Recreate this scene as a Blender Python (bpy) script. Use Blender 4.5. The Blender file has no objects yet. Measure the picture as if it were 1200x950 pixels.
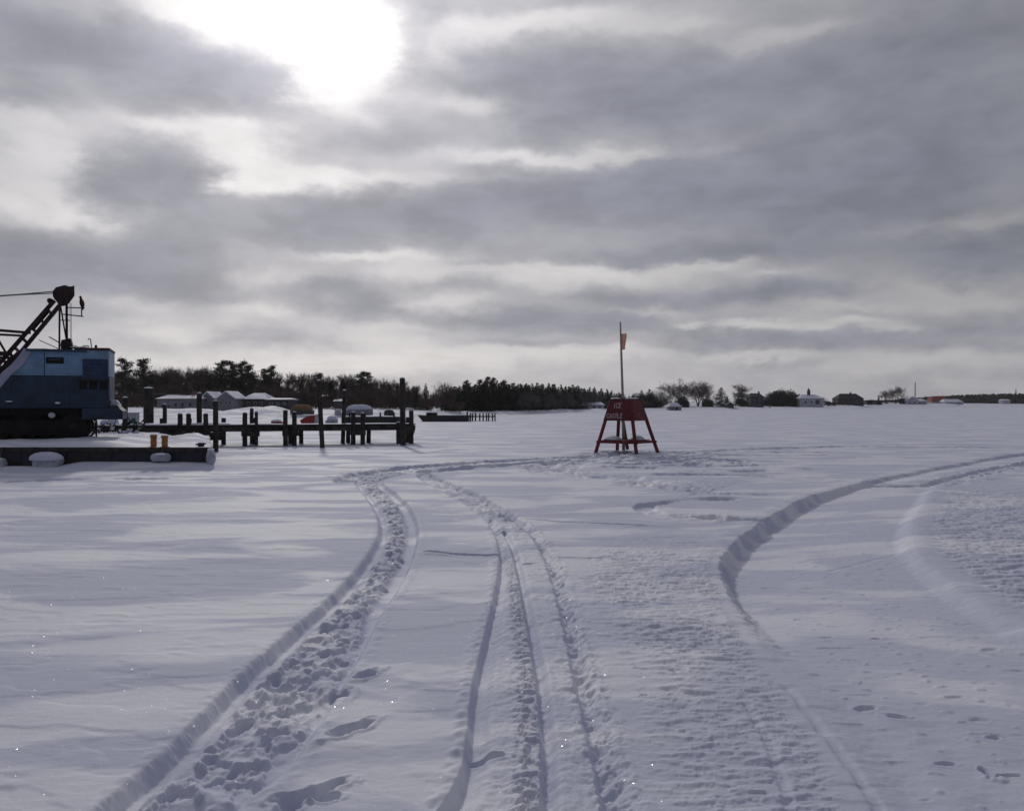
import bpy, bmesh, math, random
import numpy as np
from mathutils import Vector, Matrix

random.seed(7)
R = math.radians
SC = bpy.context.scene
COL = SC.collection

# ------------------------------------------------------------------ camera
H = 2.7          # eye height above the ice
F = 980.0        # focal length in pixels of the 1200 px wide photograph
HY = 473.0       # row of the horizon
CX = 600.0
cam_data = bpy.data.cameras.new('camera')
cam_data.sensor_width = 36.0
cam_data.lens = 36.0 * F / 1200.0
cam_data.clip_start = 0.1
cam_data.clip_end = 60000
cam = bpy.data.objects.new('camera', cam_data)
cam.location = (0, 0, H)
cam.rotation_euler = (R(90) - math.atan(2.0 / F), 0, 0)
COL.objects.link(cam)
SC.camera = cam

# ------------------------------------------------------------------ colour management
SC.view_settings.view_transform = 'Standard'
SC.view_settings.look = 'None'
SC.view_settings.gamma = 1.0
SC.view_settings.exposure = 0.0
SC.cycles.max_bounces = 6
SC.cycles.sample_clamp_indirect = 4.0

# ------------------------------------------------------------------ sun
SUN_AZ = R(-15.0)      # left of the view axis
SUN_EL = R(27.0)
sun_dir = Vector((math.sin(SUN_AZ) * math.cos(SUN_EL), math.cos(SUN_AZ) * math.cos(SUN_EL), math.sin(SUN_EL)))
sd = bpy.data.lights.new('sun', 'SUN')
sd.energy = 1.0
sd.angle = R(4.0)
sd.color = (1.0, 0.95, 0.88)
sun = bpy.data.objects.new('sun', sd)
sun.rotation_euler = sun_dir.to_track_quat('Z', 'Y').to_euler()
sun.location = (0, 0, 60)
COL.objects.link(sun)


# ------------------------------------------------------------------ node expression helper
class N:
    tree = None

    def __init__(s, sock): s.k = sock

    @staticmethod
    def m(op, *a, clamp=False):
        n = N.tree.nodes.new('ShaderNodeMath'); n.operation = op; n.use_clamp = clamp
        for i, v in enumerate(a):
            if isinstance(v, N): N.tree.links.new(v.k, n.inputs[i])
            else: n.inputs[i].default_value = v
        return N(n.outputs[0])

    @staticmethod
    def v(op, *a, out=0):
        n = N.tree.nodes.new('ShaderNodeVectorMath'); n.operation = op
        for i, v in enumerate(a):
            if isinstance(v, N): N.tree.links.new(v.k, n.inputs[i])
            else: n.inputs[i].default_value = v
        return N(n.outputs[out])

    def __add__(s, o): return N.m('ADD', s, o)
    __radd__ = __add__
    def __sub__(s, o): return N.m('SUBTRACT', s, o)
    def __rsub__(s, o): return N.m('SUBTRACT', o, s)
    def __mul__(s, o): return N.m('MULTIPLY', s, o)
    __rmul__ = __mul__
    def __truediv__(s, o): return N.m('DIVIDE', s, o)


def comb(x, y, z=0.0):
    n = N.tree.nodes.new('ShaderNodeCombineXYZ')
    for i, v in enumerate((x, y, z)):
        if isinstance(v, N): N.tree.links.new(v.k, n.inputs[i])
        else: n.inputs[i].default_value = v
    return N(n.outputs[0])


def noise(vec, scale=1.0, detail=2.0, rough=0.5, dist=0.0, dim='3D', color=False, lac=2.0):
    n = N.tree.nodes.new('ShaderNodeTexNoise'); n.noise_dimensions = dim
    if vec is not None: N.tree.links.new(vec.k, n.inputs['Vector'])
    n.inputs['Scale'].default_value = scale
    n.inputs['Detail'].default_value = detail
    n.inputs['Roughness'].default_value = rough
    n.inputs['Distortion'].default_value = dist
    n.inputs['Lacunarity'].default_value = lac
    return N(n.outputs['Color' if color else 'Fac'])


def maprange(v, a, b, c=0.0, d=1.0, smooth=True):
    n = N.tree.nodes.new('ShaderNodeMapRange')
    n.interpolation_type = 'SMOOTHSTEP' if smooth else 'LINEAR'
    N.tree.links.new(v.k, n.inputs['Value'])
    for k, x in zip(('From Min', 'From Max', 'To Min', 'To Max'), (a, b, c, d)):
        n.inputs[k].default_value = x
    return N(n.outputs['Result'])


def mixc(f, a, b, mode='MIX'):
    n = N.tree.nodes.new('ShaderNodeMix'); n.data_type = 'RGBA'; n.blend_type = mode
    for i, v in ((0, f), (6, a), (7, b)):
        if isinstance(v, N): N.tree.links.new(v.k, n.inputs[i])
        elif i == 0: n.inputs[0].default_value = v
        else: n.inputs[i].default_value = (*v[:3], 1)
    return N(n.outputs[2])


# ------------------------------------------------------------------ world: sky with broken overcast
world = bpy.data.worlds.new('World')
SC.world = world
world.use_nodes = True
wt = world.node_tree
wt.nodes.clear()
N.tree = wt
tc = wt.nodes.new('ShaderNodeTexCoord')
gen = N(tc.outputs['Generated'])
sep = wt.nodes.new('ShaderNodeSeparateXYZ'); wt.links.new(gen.k, sep.inputs[0])
X, Y, Z = (N(sep.outputs[i]) for i in range(3))
sky = wt.nodes.new('ShaderNodeTexSky')
sky.sky_type = 'NISHITA'; sky.sun_disc = False
sky.sun_elevation = SUN_EL; sky.sun_rotation = SUN_AZ
sky.air_density = 1.0; sky.dust_density = 1.5
az = N.m('ARCTAN2', X, Y)
el = N.m('ARCSINE', Z)
zc = N.m('MAXIMUM', Z, 0.0) + 0.07
P = comb(X / zc, Y / zc, 0.0)                       # cloud layer seen in perspective
wn = noise(P, 0.75, 4, 0.55, color=True)
ws = wt.nodes.new('ShaderNodeSeparateXYZ'); wt.links.new(wn.k, ws.inputs[0])
wn2 = noise(comb(az * 9.0, el * 17.0), 1.0, 6, 0.60, color=True)
ws2 = wt.nodes.new('ShaderNodeSeparateXYZ'); wt.links.new(wn2.k, ws2.inputs[0])
azw = az + (N(ws2.outputs[0]) - 0.5) * 0.17
elw = el + (N(ws2.outputs[1]) - 0.5) * 0.055
V = comb(azw, elw, 0.0)


def ang(px, py):
    a = math.atan((px - CX) / F)
    e = math.atan((HY - py) / F * math.cos(a))
    return a, e


# (px, py, half width, half height, density): the big cloud masses, kept as directions in the sky
BLOBS = [
    # heavy cloud
    (40, 30, 130, 30, .45), (110, 62, 150, 36, .55), (230, 78, 90, 30, .55), (300, 98, 70, 24, .60), (20, 108, 50, 12, .35), (150, 118, 60, 18, .25),
    (180, 210, 68, 30, 1.0), (130, 200, 40, 20, .3), (35, 300, 90, 30, .75), (110, 318, 100, 24, .50), (200, 298, 80, 30, .55), (190, 332, 60, 12, .35),
    (330, 262, 90, 24, .60), (440, 250, 90, 26, .70), (550, 245, 100, 28, .70), (680, 232, 100, 30, .70), (770, 210, 80, 24, .55), (870, 235, 100, 34, .60),
    (1000, 205, 120, 34, .60), (1130, 195, 100, 36, .60), (1000, 262, 110, 24, .55), (1165, 298, 80, 20, .75), (1090, 290, 60, 14, .35),
    (590, 95, 80, 30, .50), (700, 85, 110, 30, .50), (640, 140, 90, 22, .40), (830, 110, 120, 34, .55), (980, 95, 120, 40, .50), (1120, 60, 110, 60, .40),
    (740, 140, 90, 24, .35), (400, 158, 70, 14, .30), (480, 165, 60, 12, .20), (900, 175, 80, 14, .2), (1060, 140, 120, 30, .35),
    (425, 360, 38, 14, .95), (375, 333, 40, 10, .75), (405, 345, 40, 12, .3), (640, 374, 90, 12, .90), (560, 378, 50, 8, .5), (740, 382, 60, 8, .5),
    (850, 348, 110, 9, .70), (960, 342, 60, 6, .45), (870, 402, 80, 10, .70), (830, 392, 20, 14, .5), (990, 404, 60, 8, .55), (720, 300, 90, 10, .5),
    (880, 296, 90, 12, .5), (315, 398, 50, 9, .5), (260, 345, 40, 8, .3), (1130, 388, 80, 9, .45), (1150, 408, 70, 6, .35), (630, 402, 60, 5, .4),
    (545, 335, 40, 14, .35), (90, 372, 70, 10, .25), (700, 345, 50, 5, .3), (940, 425, 70, 5, .25), (560, 300, 40, 6, .3), (470, 395, 40, 6, .3),
    # thin bright openings
    (240, 20, 56, 40, -.8), (330, 15, 90, 50, -.95), (400, 75, 46, 40, -1.0), (410, 40, 30, 50, -.5), (505, 25, 40, 40, .28), (370, 120, 30, 12, -.4),
    (70, 180, 70, 20, -.55), (50, 235, 80, 22, -.90), (110, 258, 34, 12, -.6), (40, 140, 50, 12, -.3), (285, 195, 34, 26, -.80), (300, 218, 40, 10, -.6), (370, 212, 60, 11, -.75),
    (200, 158, 60, 12, -.55), (290, 150, 50, 10, -.4), (540, 118, 40, 12, -.55), (520, 66, 30, 20, -.45), (560, 40, 60, 16, -.4), (660, 26, 90, 12, -.60), (790, 32, 60, 8, -.4), (920, 40, 70, 9, -.45),
    (620, 186, 80, 9, -.70), (720, 182, 40, 8, -.5), (840, 176, 40, 8, -.35), (450, 205, 70, 8, -.4), (560, 212, 60, 6, -.3),
    (440, 296, 90, 6, -.70), (500, 316, 50, 12, -.5), (310, 322, 50, 12, -.4), (640, 312, 60, 9, -.85), (720, 322, 70, 9, -.75), (830, 312, 50, 6, -.75), (900, 322, 40, 5, -.5), (600, 330, 40, 8, -.5),
    (450, 395, 60, 16, -.45), (330, 365, 50, 10, -.45), (200, 385, 80, 12, -.5), (150, 355, 50, 8, -.4), (520, 355, 50, 10, -.5), (250, 425, 200, 12, -.40), (480, 425, 120, 10, -.45),
    (1140, 265, 60, 8, -.50), (1060, 270, 30, 6, -.3), (1080, 335, 90, 10, -.45), (1160, 350, 60, 10, -.35), (960, 382, 60, 4, -.95), (900, 380, 40, 4, -.6), (826, 378, 16, 4, -.8), (1040, 388, 30, 4, -.5),
    (760, 362, 50, 5, -.45), (1000, 362, 70, 7, -.40), (700, 415, 150, 8, -.45), (900, 418, 60, 4, -.4), (1080, 425, 110, 9, -.35),
]
acc = None
for (px, py, rx, ry, amp) in BLOBS:
    a, e = ang(px, py)
    ra = rx / F * math.cos(a) ** 2 * 1.15; re = ry / F * math.cos(e) ** 2 * 1.15
    q = N.v('MULTIPLY_ADD', V, (1 / ra, 1 / re, 0), (-a / ra, -e / re, 0))
    d2 = N.v('DOT_PRODUCT', q, q, out=1)
    g = N.m('POWER', 0.36788, d2)
    acc = N.m('MULTIPLY_ADD', g, amp, acc if acc is not None else 0.0)
big = noise(P, 0.55, 5, 0.55, 0.3)
fine = noise(P, 2.6, 5, 0.6, 0.2)
puff = noise(comb(az * 12.0, el * 26.0), 1.0, 5, 0.52, 0.25)
hz0 = maprange(el, 0.0, 0.12, 1.0, 0.0)
mids = noise(comb(az * 3.6 + 5.0, el * 9.0), 1.0, 4, 0.5, 0.2)
front = maprange(N.m('COSINE', az), -0.2, 0.7)       # unseen half of the sky: cloud thickened there to cut the fill light
dens = acc * front * 1.12 + 0.27 - hz0 * 0.08 + (1.0 - front) * 0.50 + (big - 0.5) * 0.15 + (fine - 0.5) * 0.15 + (puff - 0.5) * (1.0 + hz0 * 0.7) + (mids - 0.5) * 0.35
dens = N.m('SMOOTH_MAX', dens + 0.16, 0.0, 0.75)
T = 1.0 - N.m('POWER', 0.17, dens)               # light lost in the cloud: 1 - exp(-1.4 d)
cs = N.v('DOT_PRODUCT', gen, tuple(sun_dir), out=1)
cs = N.m('MAXIMUM', cs, 0.0)
wide = N.m('POWER', cs, 7.0)
tight = N.m('POWER', cs, 170.0)
lum_b = wide * 0.44 + 0.37 + N.m('POWER', cs, 30.0) * 0.20 + tight * 0.32
lum_d = wide * 0.10 + 0.150 + maprange(N.v('DOT_PRODUCT', gen, tuple(sun_dir), out=1), -0.3, 0.9) * 0.06 + tight * 0.30
hz = maprange(el, 0.0, 0.16, 1.0, 0.0)
cb = N.v('SCALE', (1.0, 0.975, 0.985), None) if False else None


def scale_col(col, f):
    n = N.tree.nodes.new('ShaderNodeVectorMath'); n.operation = 'SCALE'
    n.inputs[0].default_value = col
    N.tree.links.new(f.k, n.inputs['Scale'])
    return N(n.outputs[0])


bright = scale_col((1.01, 0.985, 1.0), (lum_b + hz * 0.13) * (1.0 + (fine - 0.5) * 0.25 + (puff - 0.5) * 0.55 + (mids - 0.5) * 0.3) * 10.0)
dark = scale_col((0.915, 0.955, 1.18), (lum_d + hz * 0.06 - 0.022) * (maprange(puff + fine * 0.5, 0.5, 1.0, 1.14, 0.86) + (mids - 0.5) * 0.3) * 10.0)
cloud = mixc(T, bright, dark)
final = mixc(0.97, N(sky.outputs[0]), cloud)
bg = wt.nodes.new('ShaderNodeBackground'); bg.inputs['Strength'].default_value = 0.1
wt.links.new(final.k, bg.inputs['Color'])
wo = wt.nodes.new('ShaderNodeOutputWorld'); wt.links.new(bg.outputs[0], wo.inputs['Surface'])
world.cycles.sampling_method = 'MANUAL'
world.cycles.sample_map_resolution = 512


# ------------------------------------------------------------------ materials
def mat(name, col, rough=0.8, var=0.25, vscale=3.0, bump=0.0, bscale=20.0, spec=0.3, metal=0.0, col2=None, vdetail=5):
    m = bpy.data.materials.new(name); m.use_nodes = True
    N.tree = m.node_tree
    b = m.node_tree.nodes['Principled BSDF']
    t = N.tree.nodes.new('ShaderNodeTexCoord')
    o = N(t.outputs['Object'])
    n = noise(o, vscale, vdetail, 0.6)
    c2 = col2 if col2 else tuple(c * (1 - var) for c in col)
    c1 = tuple(min(1, c * (1 + var * 0.5)) for c in col)
    c = mixc(maprange(n, 0.32, 0.68), c1, c2)
    N.tree.links.new(c.k, b.inputs['Base Color'])
    b.inputs['Roughness'].default_value = rough
    b.inputs['Specular IOR Level'].default_value = spec
    b.inputs['Metallic'].default_value = metal
    if bump:
        bn = N.tree.nodes.new('ShaderNodeBump'); bn.inputs['Strength'].default_value = 0.6
        bn.inputs['Distance'].default_value = bump
        h = noise(o, bscale, 4, 0.6)
        N.tree.links.new(h.k, bn.inputs['Height'])
        N.tree.links.new(bn.outputs[0], b.inputs['Normal'])
    return m


SNOW_COL = (0.74, 0.765, 0.86)


def snow_material(name, ground=True):
    m = bpy.data.materials.new(name); m.use_nodes = True
    N.tree = t = m.node_tree
    b = t.nodes['Principled BSDF']
    out = t.nodes['Material Output']
    geo = t.nodes.new('ShaderNodeNewGeometry')
    p = N(geo.outputs['Position'])
    # wind-packed crust and soft new snow lie in long thin patches
    pa = N.v('MULTIPLY', p, (0.22, 0.55, 0.3))
    patch = maprange(noise(pa, 1.0, 5, 0.55, 0.6), 0.47, 0.56)
    tint = noise(p, 0.9, 3, 0.5)
    c = mixc(patch, (0.57, 0.60, 0.74), (0.75, 0.77, 0.85))
    c = mixc(maprange(tint, 0.3, 0.7, 0.0, 0.25), c, (0.57, 0.60, 0.73))
    t.links.new(c.k, b.inputs['Base Color'])
    r = maprange(noise(pa, 1.0, 5, 0.55, 0.6), 0.44, 0.58, 0.80, 0.68)
    t.links.new(r.k, b.inputs['Roughness'])
    b.inputs['Specular IOR Level'].default_value = 0.22
    b.inputs['Subsurface Weight'].default_value = 0.0
    b1 = t.nodes.new('ShaderNodeBump'); b1.inputs['Distance'].default_value = 0.010; b1.inputs['Strength'].default_value = 0.7
    ps = N.v('MULTIPLY', p, (1.0, 1.6, 1.0))
    h1 = noise(ps, 13.0, 8, 0.72)
    t.links.new(h1.k, b1.inputs['Height'])
    t.links.new(b1.outputs[0], b.inputs['Normal'])
    if ground:
        # single ice crystals that catch the sun
        vo = t.nodes.new('ShaderNodeTexVoronoi'); vo.feature = 'F1'
        vo.inputs['Scale'].default_value = 85.0
        t.links.new(p.k, vo.inputs['Vector'])
        sc = t.nodes.new('ShaderNodeSeparateColor'); t.links.new(vo.outputs['Color'], sc.inputs[0])
        pick = N.m('GREATER_THAN', N(sc.outputs[0]), 0.948)
        near = N.m('LESS_THAN', N(vo.outputs['Distance']), 0.26)
        mask = pick * near
        tilt = comb((N(sc.outputs[1]) - 0.5) * 0.9, (N(sc.outputs[2]) - 0.5) * 0.9, 1.0)
        nn = N.v('NORMALIZE', tilt)
        gl = t.nodes.new('ShaderNodeBsdfGlossy'); gl.inputs['Roughness'].default_value = 0.2
        gc = N.v('MULTIPLY', comb(mask, mask, mask), (.28, .28, .28))
        t.links.new(gc.k, gl.inputs['Color'])
        t.links.new(nn.k, gl.inputs['Normal'])
        mx = t.nodes.new('ShaderNodeAddShader')
        t.links.new(b.outputs[0], mx.inputs[0]); t.links.new(gl.outputs[0], mx.inputs[1])
        t.links.new(mx.outputs[0], out.inputs['Surface'])
    return m


M_SNOW = snow_material('snow', True)
M_SNOWC = snow_material('snow_cover', False)


# ------------------------------------------------------------------ numpy noise
def _hash(ix, iy, seed):
    h = (ix.astype(np.int64) * 374761393 + iy.astype(np.int64) * 668265263 + seed * 1442695041) & 0xFFFFFFFF
    h = ((h ^ (h >> 13)) * 1274126177) & 0xFFFFFFFF
    return ((h ^ (h >> 16)) & 0xFFFF) / 65536.0


def perlin(x, y, seed=0):
    x0 = np.floor(x); y0 = np.floor(y)
    fx = x - x0; fy = y - y0
    ux = fx * fx * fx * (fx * (fx * 6 - 15) + 10); uy = fy * fy * fy * (fy * (fy * 6 - 15) + 10)
    r = []
    for dx in (0, 1):
        for dy in (0, 1):
            a = _hash(x0 + dx, y0 + dy, seed) * (2 * math.pi)
            r.append(np.cos(a) * (fx - dx) + np.sin(a) * (fy - dy))
    return ((r[0] * (1 - uy) + r[1] * uy) * (1 - ux) + (r[2] * (1 - uy) + r[3] * uy) * ux) * 1.45


def fbm(x, y, octv=4, seed=0, gain=0.5):
    s = 0; a = 1.0; n = 0
    for i in range(octv):
        s = s + a * perlin(x * 2 ** i + 17.3 * i, y * 2 ** i - 9.1 * i, seed + i); n += a; a *= gain
    return s / n


def ss(t):
    t = np.clip(t, 0, 1)
    return t * t * (3 - 2 * t)


def G(px, py):
    d = H * F / (py - HY)
    return ((px - CX) / F * d, d)


def W(px, py, d):
    return Vector(((px - CX) / F * d, d, H - (py - HY) * d / F))


# ------------------------------------------------------------------ shore and land
_SA = [-90, -60, -40, -31.5, -20, -6.0, -4, 0, 5.8, 9, 17, 22, 27, 31.5, 40, 60, 90]
_SD = [140, 140, 150, 158, 158, 160, 175, 200, 285, 330, 390, 430, 640, 840, 900, 900, 900]
_ANG = np.array(_SA, float); _DST = np.array(_SD, float)


def shore(x, y):
    a = np.degrees(np.arctan2(x, y))
    a = np.clip(a, -90, 90)
    return np.interp(a, _ANG, _DST)


MOUNDS = [(300, 168, 4.5, 3, 1.3), (270, 165, 3, 2.5, 1.0), (322, 165, 3.5, 2.5, 1.2), (240, 170, 4, 3, .9), (388, 158, 2.6, 2.5, .9),
          (345, 160, 3, 3, .6), (215, 172, 5, 3, .7), (700, 270, 6, 5, 1.2), (1035, 560, 18, 10, 1.6), (1110, 640, 20, 12, 1.2), (905, 372, 8, 6, .8),
          (180, 170, 4, 3, .8), (430, 172, 6, 3, .8), (560, 190, 8, 4, .5)]


def land(x, y):
    x = np.asarray(x, float); y = np.asarray(y, float)
    r = np.hypot(x, y)
    e = r - shore(x, y)
    z = 0.75 * ss(e / 14.0) + 1.4 * ss((e - 10) / 90.0) + 3.0 * ss((e - 110) / 500.0)
    z = z + ss(e / 20) * 0.25 * perlin(x / 9, y / 9, 5)
    z = np.where(y > 0, z, 0)
    for (px, d, wx, wy, h) in MOUNDS:
        cx = (px - CX) / F * d
        z = z + h * np.exp(-(((x - cx) / wx) ** 2 + ((y - d) / wy) ** 2))
    return z


def lz(x, y):
    return float(land(np.array([x]), np.array([y]))[0])


# ------------------------------------------------------------------ snow sheet
def smooth_poly(pts, n=10):
    P_ = [pts[0]] + list(pts) + [pts[-1]]
    out = []
    for i in range(1, len(P_) - 2):
        p0, p1, p2, p3 = (np.array(P_[j], float) for j in (i - 1, i, i + 1, i + 2))
        for k in range(n):
            t = k / n
            out.append(0.5 * ((2 * p1) + (-p0 + p2) * t + (2 * p0 - 5 * p1 + 4 * p2 - p3) * t * t + (-p0 + 3 * p1 - 3 * p2 + p3) * t ** 3))
    out.append(np.array(P_[-1], float))
    return out


def ground_poly(pix, n=8):
    sm = smooth_poly(pix, n)
    return np.array([G(p[0], p[1]) for p in sm])


def poly_dist(Xs, Ys, poly, m=1.6, side=-1.0):
    """distance to the line (no more than m), side (right of travel positive), and arc length"""
    best = np.full(Xs.shape, m * m); sg = np.full(Xs.shape, side); sl = np.zeros(Xs.shape)
    acc_ = 0.0
    for i in range(len(poly) - 1):
        ax, ay = poly[i]; bx, by = poly[i + 1]
        dx, dy = bx - ax, by - ay
        L = math.hypot(dx, dy)
        if L < 1e-6: continue
        k = np.nonzero((Xs > min(ax, bx) - m) & (Xs < max(ax, bx) + m) & (Ys > min(ay, by) - m) & (Ys < max(ay, by) + m))[0]
        if len(k):
            xs = Xs[k]; ys = Ys[k]
            t = np.clip(((xs - ax) * dx + (ys - ay) * dy) / (L * L), 0, 1)
            qx = xs - (ax + t * dx); qy = ys - (ay + t * dy)
            d = qx * qx + qy * qy
            w = d < best[k]
            kw = k[w]
            best[kw] = d[w]
            sg[kw] = np.sign(dy * qx[w] - dx * qy[w])
            sl[kw] = acc_ + t[w] * L
        acc_ += L
    return np.sqrt(best), sg, sl


def near_idx(Xs, Ys, poly, m):
    x0, y0 = poly.min(0) - m; x1, y1 = poly.max(0) + m
    return np.nonzero((Xs > x0) & (Xs < x1) & (Ys > y0) & (Ys < y1))[0]


def build_snow():
    # rings and spokes: fine where the track detail is, coarse elsewhere, one sheet to the horizon
    rad = [0.0]
    d = 0.6
    while d < 4.4:
        rad.append(d); d += 0.35
    d = 4.4
    while d < 62:
        rad.append(d); d += min(0.0155 * (d / 6.0) ** 1.2, 0.085 if d < 48 else 0.15)
    while d < 1000:
        rad.append(d); d *= 1.022
    while d < 1750:
        rad.append(d); d *= 1.05
    rad = np.array(rad[1:])
    an = list(np.linspace(R(-39), R(39), 1020))
    rest = list(np.linspace(R(39), R(321), 90))[1:-1]
    an = np.array(an + rest)
    nr, na = len(rad), len(an)
    A, D = np.meshgrid(an, rad)
    Xg = (np.sin(A) * D).ravel(); Yg = (np.cos(A) * D).ravel()
    Zg = land(Xg, Yg)
    print('snow sheet', nr, na, nr * na)
    fine_i = np.nonzero((D.ravel() < 75) & (np.abs(((A.ravel() + math.pi) % (2 * math.pi)) - math.pi) < R(41)))[0]
    x = Xg[fine_i]; y = Yg[fine_i]
    r = np.hypot(x, y)
    z = np.zeros_like(x)
    wob = 0.03 * fbm(x * 2.2, y * 2.2, 3, 31)
    # --- broad wind relief
    z += 0.07 * fbm(x * 0.10, y * 0.22, 3, 1)
    dr = fbm(x * 0.30 + 3, y * 0.75, 4, 2)
    steps = 0.009 * ss((dr - 0.02) / 0.07) + 0.010 * ss((fbm(x * 0.5, y * 1.3, 4, 3) - 0.08) / 0.12)
    z += steps
    z += 0.007 * fbm(x * 1.1, y * 2.2, 4, 8)
    z += 0.0035 * fbm(x * 5, y * 9, 3, 9)

    def region(cx, cy, rx, ry, soft=0.5):
        gx, gy = G(cx, cy)
        return gx, gy

    rough_mask = np.zeros_like(x)
    # --- ploughed road on the right
    Lp = [(1075, 1060), (1010, 960), (975, 880), (930, 815), (890, 765), (862, 715), (845, 680), (843, 657), (866, 628), (905, 603), (945, 583), (1000, 568), (1060, 555), (1120, 544), (1175, 534), (1260, 524)]
    Rp = [(1420, 860), (1290, 790), (1205, 738), (1140, 697), (1092, 662), (1072, 635), (1072, 612), (1085, 590), (1098, 572), (1112, 562), (1150, 551), (1200, 541), (1290, 529)]
    PL = ground_poly(Lp); PR = ground_poly(Rp)
    idx = near_idx(x, y, np.vstack([PL, PR]), 3.0)
    X_, Y_ = x[idx], y[idx]
    w_ = wob[idx]
    dl, sl, al = poly_dist(X_, Y_, PL, 6.0, -1.0); dr_, sr, ar = poly_dist(X_, Y_, PR, 6.0, 1.0)
    dl = dl * sl + w_ * 0.9; dr_ = -dr_ * sr + w_ * 2.0             # both positive inside the road
    Yn = np.hypot(X_, Y_)
    depth = 0.02 + 0.265 * ss((Yn - 8.2) / 6.0)
    depth = depth * (1 - 0.45 * ss((Yn - 24) / 10))
    wl = 0.22 + 0.25 * (1 - ss((Yn - 8) / 5))
    flank = perlin(X_ * 7, Y_ * 7, 41) + 0.6 * perlin(X_ * 19, Y_ * 19, 47)
    inside = ss((dl + 0.045 * flank) / wl)
    rs = ss(dr_ / 0.40)
    cut = -depth * inside * rs * (0.40 + 0.60 * ss(dr_ / 4.2))
    z[idx] += cut - steps[idx] * inside * rs * 0.85
    # little berms thrown up beside the road
    z[idx] += 0.03 * np.exp(-((dl + 0.22) / 0.22) ** 2) * ss((Yn - 8) / 5) * (0.7 + 0.5 * perlin(X_ * 3, Y_ * 3, 42))
    z[idx] += 0.030 * np.exp(-((dr_ + 0.12) / 0.18) ** 2) * (0.8 + 0.4 * perlin(X_ * 2, Y_ * 2, 43))
    # raised rough snow right of the road
    out_r = ss((-dr_ - 0.1) / 0.5) * (Yn < 34) * (sr > 0) * ss((X_ - 4.6) / 0.8)
    rr = fbm(X_ * 2.4, Y_ * 5.0, 4, 50, 0.6)
    z[idx] += out_r * 0.035 * ss((rr + 0.15) / 0.35) * ss((34 - Yn) / 8)
    # road floor: faint ruts and scattered crumbs
    ins = inside * rs
    z[idx] += ins * 0.008 * np.sin(dl * 2 * math.pi / 0.55) * ss((10 - Yn) / 3)
    cr = perlin(X_ * 5.5, Y_ * 8.5, 52)
    z[idx] += ins * (0.011 * ss((cr - 0.52) / 0.15) - 0.012 * ss((perlin(X_ * 3.1, Y_ * 6.5, 53) - 0.60) / 0.12))
    z[idx] += ins * (0.005 * fbm(X_ * 5, Y_ * 9, 4, 54) + 0.012 * fbm(X_ * 0.9, Y_ * 0.9, 3, 57))
    # churned snow left of the road (between the road and the snowmobile tracks)
    dleft = -dl
    patchy = 0.65 + 0.40 * ss((fbm(X_ * 0.7, Y_ * 0.6, 3, 66) + 0.15) / 0.35)
    band = patchy * ss(dleft / 0.2) * (1 - ss((dleft - 0.9 - 0.9 * ss((Yn - 8) / 5)) / 0.8)) * (1 - ss((Yn - 15) / 4))
    ch = fbm(X_ * 3.4, Y_ * 9.0, 5, 60, 0.62)
    z[idx] += band * 0.030 * (ch + 0.35 * ss((ch - 0.02) / 0.10))
    z[idx] += band * 0.009 * fbm(X_ * 12, Y_ * 26, 3, 61)

    # --- left trail: smooth groove, trampled middle, outer groove
    AL = [(60, 1020), (100, 958), (190, 880), (270, 800), (330, 747), (385, 697), (420, 662), (441, 630), (441, 605), (427, 580), (414, 563), (430, 554), (480, 547), (600, 539), (690, 534), (720, 532)]
    AR = [(215, 1040), (265, 960), (335, 900), (385, 835), (420, 775), (452, 713), (479, 668), (491, 632), (486, 602), (467, 579), (450, 566), (462, 559), (510, 551), (600, 544), (690, 539), (720, 537)]
    PA, PB = ground_poly(AL), ground_poly(AR)
    idx = near_idx(x, y, np.vstack([PA, PB]), 1.2)
    X_, Y_ = x[idx], y[idx]; w_ = wob[idx]; Yn = Y_
    da, sa, aa = poly_dist(X_, Y_, PA); db, sb, ab = poly_dist(X_, Y_, PB)
    crumb = 0.008 * perlin(X_ * 3.3, Y_ * 3.3, 75) + 0.005 * perlin(X_ * 12, Y_ * 12, 77) + 0.007 * perlin(X_ * 27, Y_ * 27, 76)
    da = da * sa + w_ * 0.7 + crumb; db = -db * sb + w_ * 0.7 + crumb               # positive inside
    ins = ss((da + 0.02) / 0.12) * ss((db + 0.02) / 0.10)
    far = ss((Yn - 24) / 8)
    zz = -0.075 * ins * (1 - 0.4 * far)
    zz -= 0.052 * np.exp(-((da - 0.11) / 0.09) ** 4) * ins * (1 - far * .5)         # left ski groove
    zz -= 0.05 * np.exp(-((db - 0.16) / 0.12) ** 4) * ins * ss((Yn - 7.5) / 3)         # outer groove
    mid = ss((da - 0.20) / 0.10) * ss((db - 0.05 - 0.2 * ss((Yn - 9) / 3)) / 0.10) * (1 - 0.3 * far)
    n1 = fbm(X_ * 4.2, Y_ * 3.3, 4, 70, 0.52)
    zz += mid * (0.052 * ss((n1 + 0.12) / 0.34) + 0.020 * (1 - np.abs(perlin(X_ * 4.8, Y_ * 3.8, 71)) * 2.2) + 0.011 * fbm(X_ * 13, Y_ * 11, 4, 72, 0.55))
    # crumbly lips
    lip = np.exp(-((da + 0.06) / 0.06) ** 2) + np.exp(-((db + 0.07) / 0.07) ** 2)
    zz += lip * 0.012 * (0.6 + 1.0 * perlin(X_ * 8, Y_ * 8, 73))
    z[idx] += zz
    # boot holes
    cen = []
    for t in np.linspace(0, 1, 330):
        i = t * (len(PA) - 1); j = min(int(i), len(PA) - 2); f = i - j
        a_ = PA[j] * (1 - f) + PA[j + 1] * f
        k = np.argmin(np.hypot(PB[:, 0] - a_[0], PB[:, 1] - a_[1]))
        cen.append((a_ + PB[k]) / 2)
    cen = np.array(cen)
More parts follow.
